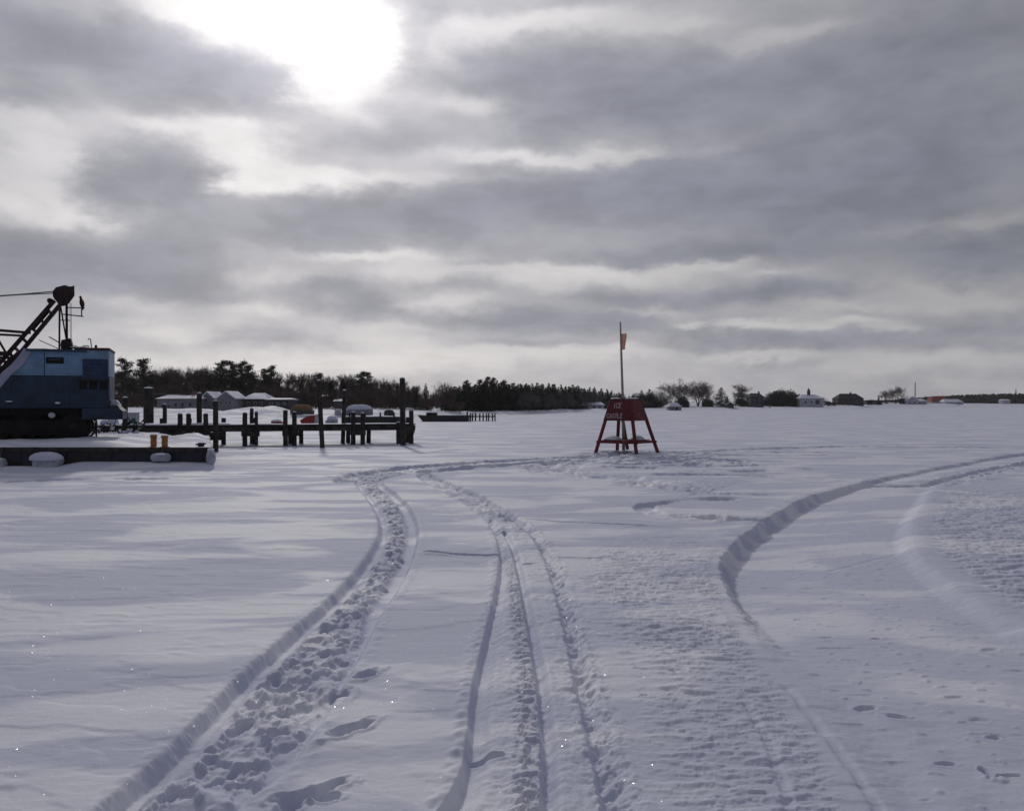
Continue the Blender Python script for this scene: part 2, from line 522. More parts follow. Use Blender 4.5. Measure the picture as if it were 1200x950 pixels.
    arc = np.concatenate([[0], np.cumsum(np.hypot(*np.diff(cen, axis=0).T))])
    rnd = random.Random(3)
    s_ = 0.1; side = 1
    holes = []
    while s_ < arc[-1] - 6:
        cx = np.interp(s_, arc, cen[:, 0]); cy = np.interp(s_, arc, cen[:, 1])
        nx = np.interp(s_ + .2, arc, cen[:, 0]) - cx; ny = np.interp(s_ + .2, arc, cen[:, 1]) - cy
        L = math.hypot(nx, ny) + 1e-6; nx /= L; ny /= L
        off = side * rnd.uniform(0.03, 0.20)
        holes.append((cx + ny * off, cy - nx * off, math.atan2(ny, nx) + rnd.uniform(-.35, .35), rnd.uniform(.12, .16), rnd.uniform(.05, .075), rnd.uniform(.05, .085)))
        side = -side; s_ += rnd.uniform(0.22, 0.36)
    # single boot prints right of the trail: pixel centre, angle on the ground, half length, half width, depth
    for (px, py, a_, l_, w2, dp) in [(430, 791, 60, .19, .075, .10), (399, 812, 100, .17, .10, .10), (414, 853, 50, .25, .075, .11), (362, 928, 40, .27, .085, .11), (340, 942, 75, .16, .08, .07), (382, 932, 20, .10, .05, .06),
                                    (1017, 828, 10, .11, .045, .028), (1052, 838, 160, .13, .05, .022), (1160, 902, 90, .10, .03, .04), (1175, 906, 5, .14, .03, .04), 
                                    (1165, 862, 10, .06, .03, .025), (1120, 815, 15, .10, .035, .02), (1110, 890, 10, .10, .03, .025), (1160, 755, 20, .12, .05, .02),
                                    (968, 738, 5, .12, .03, .03), (1025, 740, 8, .08, .03, .03), (570, 880, 5, .16, .05, .05), (620, 660, 10, .14, .04, .06), (755, 815, 20, .05, .03, .03)]:
        gx, gy = G(px, py)
        holes.append((gx, gy, R(a_), l_, w2, dp))
    for (hx, hy, a_, l_, w2, dp) in holes:
        m_ = l_ * 2.3
        k = np.nonzero((np.abs(x - hx) < m_) & (np.abs(y - hy) < m_))[0]
        if len(k) == 0: continue
        ux = (x[k] - hx) * math.cos(a_) + (y[k] - hy) * math.sin(a_)
        vx = -(x[k] - hx) * math.sin(a_) + (y[k] - hy) * math.cos(a_)
        q = np.sqrt((ux / l_) ** 2 + (vx / w2) ** 2) + 0.42 * perlin(x[k] * 6, y[k] * 6, 80) + 0.22 * perlin(x[k] * 17, y[k] * 17, 81)
        z[k] += -dp * (1 - ss((q - 0.55) / 0.5)) + dp * 0.16 * np.exp(-((q - 1.3) / 0.25) ** 2)

    # --- middle snowmobile track: three grooves
    groove = []
    B1 = [(470, 1040), (520, 965), (552, 915), (562, 870), (566, 810), (578, 745), (589, 690), (592, 655), (586, 628), (572, 606), (545, 588), (512, 570), (492, 557), (520, 550), (580, 545), (660, 540), (700, 537)]
    B2 = [(645, 1060), (646, 950), (645, 880), (638, 810), (628, 750), (617, 695), (604, 645), (592, 622)]
    B3 = [(760, 1060), (728, 950), (708, 875), (684, 790), (664, 710), (650, 668), (632, 632), (606, 606), (572, 585), (530, 567), (505, 556)]
    P1, P2, P3 = ground_poly(B1), ground_poly(B2), ground_poly(B3)
    idx = near_idx(x, y, np.vstack([P1, P2, P3]), 0.8)
    X_, Y_ = x[idx], y[idx]; w_ = wob[idx]
    zz = np.zeros_like(X_)
    d1, s1, a1 = poly_dist(X_, Y_, P1); d3, s3, a3 = poly_dist(X_, Y_, P3); d2_, s2, a2 = poly_dist(X_, Y_, P2)
    e1 = d1 * s1 + w_ * .35; e3 = d3 * s3 + w_ * .5; e2 = d2_ * s2 + w_ * .35
    between = ss((e1 + 0.05) / 0.1) * ss((-e3 + 0.05) / 0.1)
    rgh = fbm(X_ * 7, Y_ * 7, 4, 90, 0.6)
    zz += between * (-0.03 + 0.020 * rgh)
    def gprof(e, w, dp, asym=0.0):
        return -dp * ss((e + w) / (w * 0.45)) * ss((w - e) / (w * (0.9 + asym)))
    zz += gprof(e1, 0.12, 0.105, 0.6) * (1 - 0.3 * ss((Y_ - 20) / 10))
    zz += gprof(e2, 0.085, 0.085, 0.4)
    zz += gprof(e3, 0.13, 0.075, 0.3) * (0.75 + 0.5 * perlin(X_ * 6, Y_ * 6, 91))
    near3 = np.exp(-(e3 / 0.17) ** 2)
    zz += near3 * 0.065 * fbm(X_ * 8, Y_ * 7, 3, 92, 0.6)
    near2 = np.exp(-((e2 + 0.16) / 0.12) ** 2)
    zz += near2 * 0.035 * ss((fbm(X_ * 9, Y_ * 13, 3, 93, 0.6) + .1) / .3)
    # churned stretch where the tracks join
    j = np.exp(-((Y_ - 20.5) / 3.2) ** 2) * ss((e1 + 0.1) / 0.15) * ss((-e3 + 0.1) / 0.15)
    jj = ss((Y_ - 17) / 3) * ss((34 - Y_) / 3) * ss((e1 + 0.1) / 0.15) * ss((-e3 + 0.1) / 0.15)
    zz += j * 0.09 * fbm(X_ * 3.5, Y_ * 3.5, 3, 94, 0.6) + jj * (0.10 * fbm(X_ * 2.6, Y_ * 2.2, 4, 96, 0.6) - 0.06)
    zz += 0.02 * np.exp(-((e1 + 0.17) / 0.07) ** 2) * (0.5 + perlin(X_ * 9, Y_ * 9, 95))
    z[idx] += zz

    # --- thin old tracks and wind-cut lines further out: (points, width, depth, broken)
    lines = [
        ([(495, 647), (540, 651), (590, 652)], .05, .05, 0), ([(640, 654), (700, 656), (760, 658), (840, 661)], .05, .05, 1), ([(612, 606), (660, 611), (720, 614), (800, 617)], .06, .045, 1),
        ([(720, 533), (655, 541), (625, 548), (650, 556), (700, 562), (760, 569), (830, 578), (930, 582)], .16, .07, 1),
        ([(700, 537), (670, 546), (690, 552), (740, 560), (800, 572), (870, 579)], .12, .06, 1),
        ([(740, 556), (800, 556), (870, 557), (975, 563)], .07, .06, 1),
        ([(870, 586), (820, 586), (775, 590), (755, 594), (775, 602), (820, 606), (862, 609)], .10, .07, 1),
        ([(780, 602), (850, 607), (900, 610)], .07, .05, 1), ([(690, 536), (780, 531), (860, 527), (960, 524), (1080, 524), (1190, 525)], .22, .10, 0),
        ([(780, 535), (900, 533), (1010, 534)], .10, .06, 1), ([(880, 530), (930, 529), (965, 530)], .2, .08, 1), ([(770, 541), (850, 540), (930, 541)], .12, .05, 1),
        ([(1010, 566), (1060, 567), (1100, 567)], .22, .08, 0), ([(960, 660), (1060, 640)], .05, .02, 1), ([(140, 960), (230, 900), (300, 860)], .03, .012, 0),
        ([(930, 960), (905, 880), (870, 820)], .04, .008, 1), ([(1060, 1000), (1000, 900), (960, 850), (915, 800)], .04, .010, 1), ([(0, 566), (90, 562), (200, 561)], .3, .02, 1),
    ]
    lines += [([(405, 566), (425, 555), (500, 547), (600, 540), (700, 534)], .22, .12, 0), ([(470, 556), (530, 550), (610, 544), (690, 538)], .20, .10, 1),
              ([(1102, 568), (1118, 561), (1150, 553.5), (1200, 543), (1250, 536)], .26, .22, 0), ([(650, 541), (640, 547), (665, 553), (720, 561)], .22, .09, 1), ([(760, 543), (840, 546), (900, 545)], .18, .08, 1),
              ([(800, 551), (880, 552), (960, 550)], .16, .07, 1), ([(700, 546), (760, 548), (820, 553)], .18, .08, 1)]
    for (pts, wd, dp, br) in lines:
        PQ = ground_poly(pts, 6)
        idx = near_idx(x, y, PQ, 1.0)
        if len(idx) == 0: continue
        X_, Y_ = x[idx], y[idx]
        dd, sg_, al_ = poly_dist(X_, Y_, PQ)
        e = dd * sg_ + wob[idx] * 1.5
        L = al_.max()
        endf = ss(al_ / (0.06 * L)) * ss((L - al_) / (0.06 * L))
        k = endf * ((0.25 + 0.75 * ss((perlin(al_ * 0.45, X_ * 0 + wd * 90, 99) + 0.25) / 0.3)) if br else 1.0)
        dmean = float(np.hypot(PQ[:, 0], PQ[:, 1]).mean())
        wd = max(wd, 0.0125 * dmean) if dmean > 20 else wd      # snowmobile-wide trenches further out
        dp = dp * 1.5 if dmean < 20 else min(max(dp * 1.2, .085), .16)
        z[idx] += -dp * np.exp(-(e / wd) ** (4 if dmean < 20 else 8)) * k + dp * 0.18 * np.exp(-((np.abs(e) - 2 * wd) / wd) ** 2) * k
        if wd > 0.08:
            z[idx] += dp * 0.9 * np.exp(-(e / (wd * 1.9)) ** 2) * k * fbm(X_ * 2.8, Y_ * 1.7, 3, 98, 0.6)
    # --- drift against the barge, scoured hollows round the marker
    pxx = CX + F * x / np.maximum(y, 1)
    dist_b = np.clip(34.95 - y, 0, 9)
    z += (0.10 + 0.16 * ss((pxx - 62) / 40)) * np.exp(-(dist_b / 1.1) ** 2) * ss((262 - pxx) / 20) * (y < 35.1) * (y > 30)
    mx_, my_ = G(733, 532)
    q = np.hypot(x - mx_, y - my_)
    z += 0.10 * fbm(x * 1.3, y * 1.3, 3, 120) * np.exp(-(q / 2.4) ** 2)
    z += 0.10 * ss((fbm(x * 0.8, y * 1.6, 4, 121, 0.6) - 0.05) / 0.2) * ss((x - 3) / 2) * ss((13 - x) / 4) * ss((y - 34) / 4) * ss((49 - y) / 3)
    Zg[fine_i] += z * (1 - ss((r - 66) / 8))
    # mesh
    co = np.empty((nr * na + 1, 3), np.float32)
    co[:-1, 0] = Xg; co[:-1, 1] = Yg; co[:-1, 2] = Zg
    co[-1] = (0, 0, 0)
    i0 = (np.arange(nr - 1)[:, None] * na + np.arange(na)[None, :]).ravel()
    j1 = (np.arange(nr - 1)[:, None] * na + ((np.arange(na) + 1) % na)[None, :]).ravel()
    quads = np.stack([i0, i0 + na, j1 + na, j1], 1)[:, ::-1]
    # winding: angle grows clockwise seen from above
    quads = quads[:, ::-1]
    quads = np.stack([quads[:, 0], quads[:, 1], quads[:, 2], quads[:, 3]], 1)
    nq = len(quads)
    ntri = na
    me = bpy.data.meshes.new('snow_ground')
    me.vertices.add(len(co)); me.vertices.foreach_set('co', co.ravel())
    tri = np.stack([np.full(na, nr * na), np.arange(na), (np.arange(na) + 1) % na], 1)
    loops = np.concatenate([quads.ravel(), tri.ravel()]).astype(np.int32)
    me.loops.add(len(loops)); me.loops.foreach_set('vertex_index', loops)
    me.polygons.add(nq + ntri)
    st = np.concatenate([np.arange(nq) * 4, nq * 4 + np.arange(ntri) * 3]).astype(np.int32)
    me.polygons.foreach_set('loop_start', st)
    me.polygons.foreach_set('use_smooth', np.ones(nq + ntri, bool))
    me.update(calc_edges=True)
    if me.polygons[nq // 2].normal.z < 0: me.flip_normals()
    me.materials.append(M_SNOW)
    o = bpy.data.objects.new('snow_ground', me)
    o['kind'] = 'structure'
    COL.objects.link(o)
    return o


build_snow()
# ------------------------------------------------------------------ mesh helpers
class MB:
    def __init__(s): s.v = []; s.f = []

    def add(s, vs, fs):
        n = len(s.v); s.v += [tuple(v) for v in vs]; s.f += [tuple(i + n for i in f) for f in fs]; return s

    def box(s, a, b):
        x0, y0, z0 = a; x1, y1, z1 = b
        return s.add([(x0, y0, z0), (x1, y0, z0), (x1, y1, z0), (x0, y1, z0), (x0, y0, z1), (x1, y0, z1), (x1, y1, z1), (x0, y1, z1)],
                     [(3, 2, 1, 0), (4, 5, 6, 7), (0, 1, 5, 4), (1, 2, 6, 5), (2, 3, 7, 6), (3, 0, 4, 7)])

    def bar(s, p, q, w, h=None, up=(0, 0, 1)):
        """square bar from p to q"""
        h = h or w
        p = Vector(p); q = Vector(q); d = (q - p).normalized(); u = Vector(up)
        if abs(d.dot(u)) > 0.97: u = Vector((0, 1, 0))
        a = d.cross(u).normalized() * (w / 2); b = a.cross(d).normalized() * (h / 2)
        vs = [p - a - b, p + a - b, p + a + b, p - a + b, q - a - b, q + a - b, q + a + b, q - a + b]
        return s.add(vs, [(0, 1, 2, 3), (7, 6, 5, 4), (4, 5, 1, 0), (5, 6, 2, 1), (6, 7, 3, 2), (7, 4, 0, 3)])

    def tube(s, pts, r, n=8, cap=True):
        pts = [Vector(p) for p in pts]
        rs = r if isinstance(r, (list, tuple)) else [r] * len(pts)
        rings = []
        for i, p in enumerate(pts):
            d = (pts[min(i + 1, len(pts) - 1)] - pts[max(i - 1, 0)]).normalized()
            u = Vector((0, 0, 1)) if abs(d.z) < 0.95 else Vector((1, 0, 0))
            a = d.cross(u).normalized(); b = a.cross(d)
            rings.append([p + (a * math.cos(2 * math.pi * k / n) + b * math.sin(2 * math.pi * k / n)) * rs[i] for k in range(n)])
        vs = [v for ring in rings for v in ring]; fs = []
        for i in range(len(pts) - 1):
            for k in range(n):
                fs.append((i * n + k, i * n + (k + 1) % n, (i + 1) * n + (k + 1) % n, (i + 1) * n + k))
        if cap:
            fs.append(tuple(range(n))[::-1]); fs.append(tuple((len(pts) - 1) * n + k for k in range(n)))
        return s.add(vs, fs)

    def prism(s, poly, y0, y1):
        """polygon given in x,z swept along y"""
        n = len(poly)
        vs = [(x, y0, z) for x, z in poly] + [(x, y1, z) for x, z in poly]
        fs = [tuple(range(n)), tuple(range(n, 2 * n))[::-1]] + [(i, i + n, (i + 1) % n + n, (i + 1) % n) for i in range(n)]
        return s.add(vs, fs)

    def ellipsoid(s, c, r, nu=14, nv=8, jitter=0.0, rnd=None, zmin=-1.0, power=1.0):
        vs = []; fs = []
        for j in range(nv + 1):
            ph = -math.pi / 2 + math.pi * j / nv
            for i in range(nu):
                th = 2 * math.pi * i / nu
                k = 1 + (rnd.uniform(-jitter, jitter) if rnd else 0)
                cz = max(math.sin(ph), zmin)
                sg = lambda t: math.copysign(abs(t) ** power, t)
                vs.append((c[0] + r[0] * sg(math.cos(ph)) * sg(math.cos(th)) * k, c[1] + r[1] * sg(math.cos(ph)) * sg(math.sin(th)) * k, c[2] + r[2] * sg(cz) * k))
        for j in range(nv):
            for i in range(nu):
                fs.append((j * nu + i, j * nu + (i + 1) % nu, (j + 1) * nu + (i + 1) % nu, (j + 1) * nu + i))
        return s.add(vs, fs)

    def build(s, name, m, parent=None, smooth=False, loc=None, bevel=0.0):
        me = bpy.data.meshes.new(name)
        o0 = Vector(loc) if loc is not None else Vector((0, 0, 0))
        if parent is not None and loc is None:
            o0 = world_loc(parent)
        me.from_pydata([tuple(Vector(v) - o0) for v in s.v], [], s.f)
        bm = bmesh.new(); bm.from_mesh(me)
        bmesh.ops.recalc_face_normals(bm, faces=bm.faces)
        bm.to_mesh(me); bm.free()
        if smooth: me.polygons.foreach_set('use_smooth', [True] * len(me.polygons))
        me.materials.append(m)
        o = bpy.data.objects.new(name, me)
        COL.objects.link(o)
        if parent is not None:
            o.parent = parent
            if loc is not None: o.location = o0 - world_loc(parent)
        else:
            o.location = o0
        if bevel:
            b = o.modifiers.new('bevel', 'BEVEL'); b.width = bevel; b.segments = 2; b.limit_method = 'ANGLE'
        return o


def world_loc(o):
    p = Vector(o.location)
    while o.parent is not None:
        o = o.parent; p += Vector(o.location)
    return p


def tag(o, label=None, cat=None, group=None, kind=None):
    if label: o['label'] = label
    if cat: o['category'] = cat
    if group: o['group'] = group
    if kind: o['kind'] = kind
    return o


def thing(name, loc, label, cat, group=None, rz=0):
    o = bpy.data.objects.new(name, None); COL.objects.link(o)
    o.empty_display_size = 0.3
    o.location = loc; o.rotation_euler = (0, 0, rz)
    return tag(o, label, cat, group)


def copy_tree(o, parent=None):
    c = o.copy(); COL.objects.link(c); c.parent = parent
    for ch in list(o.children): copy_tree(ch, c)
    return c


# materials of things
M_RED = mat('red_paint', (0.095, 0.015, 0.022), 0.65, 0.5, 3.5, 0.002, 60, 0.3, col2=(0.085, 0.016, 0.02))
M_REDWOOD = mat('red_timber', (0.135, 0.018, 0.026), 0.7, 0.45, 6, 0.003, 40, 0.25, col2=(0.10, 0.022, 0.025))
M_LETTER = mat('faded_white_paint', (0.46, 0.36, 0.38), 0.7, 0.45, 22, col2=(0.25, 0.13, 0.14))
M_LETTER2 = mat('worn_white_paint', (0.20, 0.07, 0.075), 0.7, 0.3, 30)
M_POLE = mat('bare_pole', (0.32, 0.27, 0.25), 0.6, 0.3, 4, 0.001, 60)
M_FLAG = mat('orange_flag', (0.88, 0.52, 0.36), 0.8, 0.2, 8)
M_PILE = mat('weathered_pile', (0.045, 0.040, 0.040), 0.85, 0.5, 3, 0.012, 18, 0.2)
M_DOCK = mat('dark_dock_timber', (0.050, 0.044, 0.043), 0.85, 0.5, 2.5, 0.01, 14, 0.2)
M_HULL = mat('barge_steel', (0.022, 0.026, 0.040), 0.6, 0.5, 1.2, 0.006, 9, 0.3, col2=(0.030, 0.022, 0.022))
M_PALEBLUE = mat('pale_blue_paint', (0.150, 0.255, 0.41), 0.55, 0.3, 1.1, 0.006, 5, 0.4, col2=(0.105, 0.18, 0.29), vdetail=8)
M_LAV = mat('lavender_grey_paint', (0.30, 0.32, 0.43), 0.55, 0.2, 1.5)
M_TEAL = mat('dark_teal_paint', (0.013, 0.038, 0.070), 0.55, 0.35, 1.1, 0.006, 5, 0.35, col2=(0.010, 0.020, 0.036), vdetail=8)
M_NAVY = mat('navy_paint', (0.030, 0.055, 0.115), 0.55, 0.3, 1.6, 0.002, 12)
M_LOUVRE = mat('louvre_blue', (0.035, 0.06, 0.13), 0.5, 0.3, 2)
M_BLACK = mat('grimy_black_steel', (0.011, 0.010, 0.011), 0.75, 0.5, 2, 0.01, 15, 0.25)
M_BOOM = mat('rusty_dark_steel', (0.030, 0.014, 0.015), 0.7, 0.5, 3, 0.004, 25, 0.25, col2=(0.012, 0.010, 0.012))
M_ROOFRED = mat('dull_red_roof_edge', (0.075, 0.025, 0.025), 0.7, 0.3, 3)
M_FOAM = mat('dirty_white_foam', (0.42, 0.44, 0.50), 0.9, 0.3, 4, 0.01, 20)
M_YELLOW = mat('yellow_paint', (0.36, 0.17, 0.05), 0.7, 0.35, 8, col2=(0.22, 0.09, 0.04))
M_WIRE = mat('wire_rope', (0.10, 0.10, 0.11), 0.5, 0.2, 10)
M_BARK = mat('bark', (0.060, 0.050, 0.048), 0.9, 0.4, 4)
M_TWIG = mat('twigs', (0.115, 0.082, 0.078), 0.9, 0.4, 1.2)
M_TWIG2 = mat('grey_twigs', (0.13, 0.115, 0.11), 0.9, 0.4, 1.2)
M_NEEDLE = mat('dark_needles', (0.026, 0.032, 0.026), 0.9, 0.6, 1.6, col2=(0.012, 0.015, 0.014))
M_PINE = mat('pine_needles', (0.036, 0.040, 0.032), 0.9, 0.6, 1.6, col2=(0.018, 0.020, 0.017))
M_WHITEW = mat('white_siding', (0.42, 0.43, 0.48), 0.8, 0.2, 0.8)
M_GREYW = mat('grey_siding', (0.22, 0.22, 0.25), 0.8, 0.25, 0.8)
M_BROWNW = mat('brown_siding', (0.10, 0.085, 0.085), 0.85, 0.3, 0.8)
M_DARKW = mat('dark_siding', (0.050, 0.050, 0.065), 0.85, 0.3, 0.8)
M_DROOF = mat('dark_shingles', (0.04, 0.038, 0.045), 0.9, 0.3, 1.0)
M_RROOF = mat('red_roof', (0.26, 0.055, 0.045), 0.85, 0.3, 0.6)
M_GLASS = mat('dark_window_glass', (0.015, 0.018, 0.026), 0.15, 0.1, 2, spec=0.5)
M_TAN = mat('tan_tarp', (0.19, 0.10, 0.055), 0.9, 0.35, 1.5)
M_BOATRED = mat('red_hull', (0.30, 0.025, 0.03), 0.5, 0.3, 2)
M_TEALP = mat('teal_plastic', (0.02, 0.16, 0.18), 0.5, 0.2, 4)
M_BIRD = mat('brown_plumage', (0.05, 0.025, 0.022), 0.9, 0.4, 12)
M_BRICK = mat('brick_chimney', (0.16, 0.07, 0.06), 0.9, 0.3, 5)

# ------------------------------------------------------------------ red ice marker
def snow_slab(poly2, z, t, name, parent, seed=1, n=10):
    """low pillow of snow on a rectangle x0,x1,y0,y1"""
    x0, x1, y0, y1 = poly2
    m = MB(); vs = []; nx = n; ny = max(3, int(n * 0.6))
    for j in range(ny + 1):
        for i in range(nx + 1):
            u = i / nx; v = j / ny
            e = min(1, min(u, 1 - u) * 6) * min(1, min(v, 1 - v) * 6)
            h = t * (0.15 + 0.85 * math.sqrt(max(e, 0))) * (0.75 + 0.5 * float(perlin(np.array([u * 4 + seed * 7.1]), np.array([v * 3.0 + seed]), seed)[0]))
            vs.append((x0 + (x1 - x0) * u, y0 + (y1 - y0) * v, z + max(h, 0.004)))
    fs = [(j * (nx + 1) + i, j * (nx + 1) + i + 1, (j + 1) * (nx + 1) + i + 1, (j + 1) * (nx + 1) + i) for j in range(ny) for i in range(nx)]
    m.add(vs, fs)
    edge = [i for i in range(nx + 1)] + [(j) * (nx + 1) + nx for j in range(1, ny + 1)] + [ny * (nx + 1) + i for i in range(nx - 1, -1, -1)] + [j * (nx + 1) for j in range(ny - 1, 0, -1)]
    base = len(m.v)
    for e in edge: m.v.append((m.v[e][0], m.v[e][1], z))
    k = len(edge)
    for i in range(k): m.f.append((edge[i], base + i, base + (i + 1) % k, edge[(i + 1) % k]))
    return m.build(name, M_SNOWC, parent, smooth=True)


def stroke_text(mb, text, origin, ux, uz, nrm, h, w, gap, th):
    """letters from square strokes on a sloping board; origin = lower left, ux/uz unit vectors along and up the board"""
    G_ = {'I': [[(.5, 0), (.5, 1)]], 'C': [[(1, .88), (.75, 1), (.2, 1), (0, .75), (0, .25), (.2, 0), (.75, 0), (1, .12)]],
          'E': [[(1, 1), (0, 1), (0, 0), (1, 0)], [(0, .52), (.8, .52)]], 'A': [[(0, 0), (.5, 1), (1, 0)], [(.22, .38), (.78, .38)]],
          'S': [[(1, .85), (.7, 1), (.25, 1), (0, .78), (.2, .55), (.8, .45), (1, .22), (.75, 0), (.25, 0), (0, .15)]],
          'T': [[(0, 1), (1, 1)], [(.5, 1), (.5, 0)]], 'L': [[(0, 1), (0, 0), (.95, 0)]]}
    x = 0
    for ch in text:
        for st in G_[ch]:
            for a, b in zip(st[:-1], st[1:]):
                p = origin + ux * (x + a[0] * w) + uz * (a[1] * h) + nrm * 0.012
                q = origin + ux * (x + b[0] * w) + uz * (b[1] * h) + nrm * 0.012
                d = (q - p).normalized() * th * 0.3
                mb.bar(p - d, q + d, th, 0.012, up=nrm)
        x += w + gap
    return mb


def build_marker():
    D = 44.6
    cx, cy = (735 - CX) / F * D, D
    gz = 0.0
    root = thing('ice_marker', (cx, cy, gz), 'red four legged wooden ice marker with lettered boards and a tall flag pole', 'marker')
    k = D / F
    zt = H + (HY - 469) * k                       # top of the boards
    zs = H - (493 - HY) * k                       # lower edge of the boards
    zb = H - (517.5 - HY) * k                     # rail height
    top = {'l': (716.5, 0), 'r': (749.5, 0), 'f': (736, -.85), 'b': (728.5, .85)}
    bot = {'l': (697, -.15), 'r': (772, .1), 'f': (741, -1.55), 'b': (727.5, 1.6)}

    def pt(key, z):
        t = (zt - z) / zt
        x = ((top[key][0] * (1 - t) + bot[key][0] * t) - CX) * k
        y = cy + top[key][1] * (1 - t) + bot[key][1] * t
        return Vector((x, y, z))
    for key in 'lrfb':
        m = MB(); p0 = pt(key, -0.12); p1 = pt(key, zt - 0.03)
        m.bar(p0, p1, 0.17, 0.16, up=(0, 1, 0))
        m.build('leg', M_REDWOOD, root, bevel=0.008)
    # rails round the legs
    for a, b in (('l', 'f'), ('f', 'r'), ('r', 'b'), ('b', 'l')):
        p = pt(a, zb); q = pt(b, zb); d = (q - p).normalized() * 0.16
        off = Vector((0, -0.075 if 'f' in (a, b) else 0.075, 0.012 if a in 'fb' else 0))
        MB().bar(p - d + off, q + d + off, 0.045, 0.12).build('rail', M_REDWOOD, root, bevel=0.004)
    # low platform with snow
    pl = [pt(x_, zb + 0.085) for x_ in 'lfrb']
    c = sum(pl, Vector()) / 4
    pl = [c + (p - c) * 0.88 for p in pl]
    m = MB(); vs = [p for p in pl] + [p + Vector((0, 0, 0.03)) for p in pl]
    m.add(vs, [(0, 1, 2, 3), (4, 5, 6, 7), (0, 1, 5, 4), (1, 2, 6, 5), (2, 3, 7, 6), (3, 0, 4, 7)])
    m.build('platform', M_REDWOOD, root)
    for (x0, x1, sd_, hh) in ((708, 729, 4, .20), (739, 756, 5, .22)):
        m = MB(); rr_ = random.Random(sd_)
        m.ellipsoid((((x0 + x1) / 2 - CX) * k, cy + 0.1, zb + 0.11), ((x1 - x0) / 2 * k, 0.5, hh), 16, 8, 0.03, rr_, zmin=0.0)
        mm = m.build('snow_cover', M_SNOWC, root, smooth=True)
    # four sloping faces, each of an upper and a lower board
    zm = H - (482 - HY) * k
    faces = []
    for a, b in (('l', 'f'), ('f', 'r'), ('r', 'b'), ('b', 'l')):
        for (z1, z0, ext) in ((zt, zm + 0.002, 0.03), (zm - 0.002, zs, 0.04)):
            A1, B1_, A0, B0 = pt(a, z1), pt(b, z1), pt(a, z0), pt(b, z0)
            ux = (B0 - A0).normalized()
            uz = ((A1 + B1_) / 2 - (A0 + B0) / 2).normalized()
            n = ux.cross(uz).normalized()
            mid = (A0 + B0) / 2 - Vector((cx, cy, z0))
            if n.dot(Vector((mid.x, mid.y, 0))) < 0: n = -n
            o_ = n * 0.078
            t_ = n * 0.022
            e_ = ux * ext
            vs = [A0 - e_ + o_, B0 + e_ + o_, B1_ + e_ * .5 + o_, A1 - e_ * .5 + o_]
            vs = vs + [v + t_ for v in vs]
            m = MB().add(vs, [(0, 1, 2, 3), (7, 6, 5, 4), (0, 1, 5, 4), (1, 2, 6, 5), (2, 3, 7, 6), (3, 0, 4, 7)])
            bo = m.build('board', M_RED, root, bevel=0.003)
            faces.append((a, b, A0, B0, A1, B1_, ux, uz, n, o_ + t_, z0, z1, bo))
    for fc in faces[:4]:
        a, b, A0, B0, A1, B1_, ux, uz, n, off, z0, z1, bo = fc
        for P_, s_ in ((A0, 1), (B0, -1)):
            for f_ in (.25, .75):
                c = P_ + ux * s_ * .07 + ((A1 - A0) if s_ > 0 else (B1_ - B0)) * f_ + off
                MB().tube([c, c + n * .014], .022, 8).build('bolt', M_BLACK, bo)
    for key in 'lrfb':
        c = pt(key, 0.0); rn_ = random.Random(ord(key))
        m = MB().ellipsoid((c.x + .03, c.y - .02, .0), (.24, .22, .11), 14, 8, .07, rn_, zmin=-.2)
        m.build('snow_collar', M_SNOWC, root, smooth=True)
    tag(faces[0][-1], 'upper red board lettered ICE'); tag(faces[1][-1], 'lower red board lettered CASTLE')
    for (i, txt, x0, w, gap, h, dz, mt, th) in ((0, 'ICE', 719.0, 2.1, 0.9, 5.4, 4.3, M_LETTER, .05), (1, 'CASTLE', 711.6, 2.0, 0.85, 4.8, 4.0, M_LETTER, .05), (3, 'ICE', 739.5, 2.0, 1.0, 4.6, 4.6, M_LETTER2, .05)):
        a, b, A0, B0, A1, B1_, ux, uz, n, off, z0, z1, bo = faces[i]
        fac = 1.0 / abs(ux.x)
        zz = dz * k / uz.z if False else dz * k
        # start point: on the board at the wanted x
        t = ((x0 - CX) * k - A0.x) / ux.x
        base = A0 + ux * t + off + uz * ((z1 - z0) * 0.30)
        m = MB(); stroke_text(m, txt, base, ux, uz, n, h * k, w * k * fac, gap * k * fac, th)
        m.build('lettering', mt, bo)
    # cap frame with snow
    ct = [pt(x_, zt + 0.03) for x_ in 'lfrb']; cc = sum(ct, Vector()) / 4
    ct = [cc + (p - cc) * 1.0 for p in ct]
    vs = ct + [p + Vector((0, 0, 0.05)) for p in ct]
    MB().add(vs, [(0, 1, 2, 3), (4, 5, 6, 7), (0, 1, 5, 4), (1, 2, 6, 5), (2, 3, 7, 6), (3, 0, 4, 7)]).build('top_deck', M_RED, root)
    for (x0, x1, sd_) in ((716, 727, 1), (733, 748, 2)):
        snow_slab(((x0 - CX) * k, (x1 - CX) * k, cy - 0.42, cy + 0.3), zt + 0.082, 0.07, 'snow_cover', root, sd_, 8)
    # pole and its flag
    p0 = Vector(((731 - CX) * k, cy + .05, 0.2)); p1 = Vector(((727 - CX) * k, cy + .05, H + (HY - 377) * k))
    bx = Vector(((730 - CX) * k, cy + .05, zt))
    pole = MB().tube([p0, bx, (bx * .45 + p1 * .55), p1], [.085, .072, .06, .042], 10).build('pole', M_POLE, root, smooth=True)
    m = MB(); vs = []
    zf1 = H + (HY - 391) * k; zf0 = H + (HY - 410) * k
    xs = [0, .05, .1, .15, .20, .24, .26]
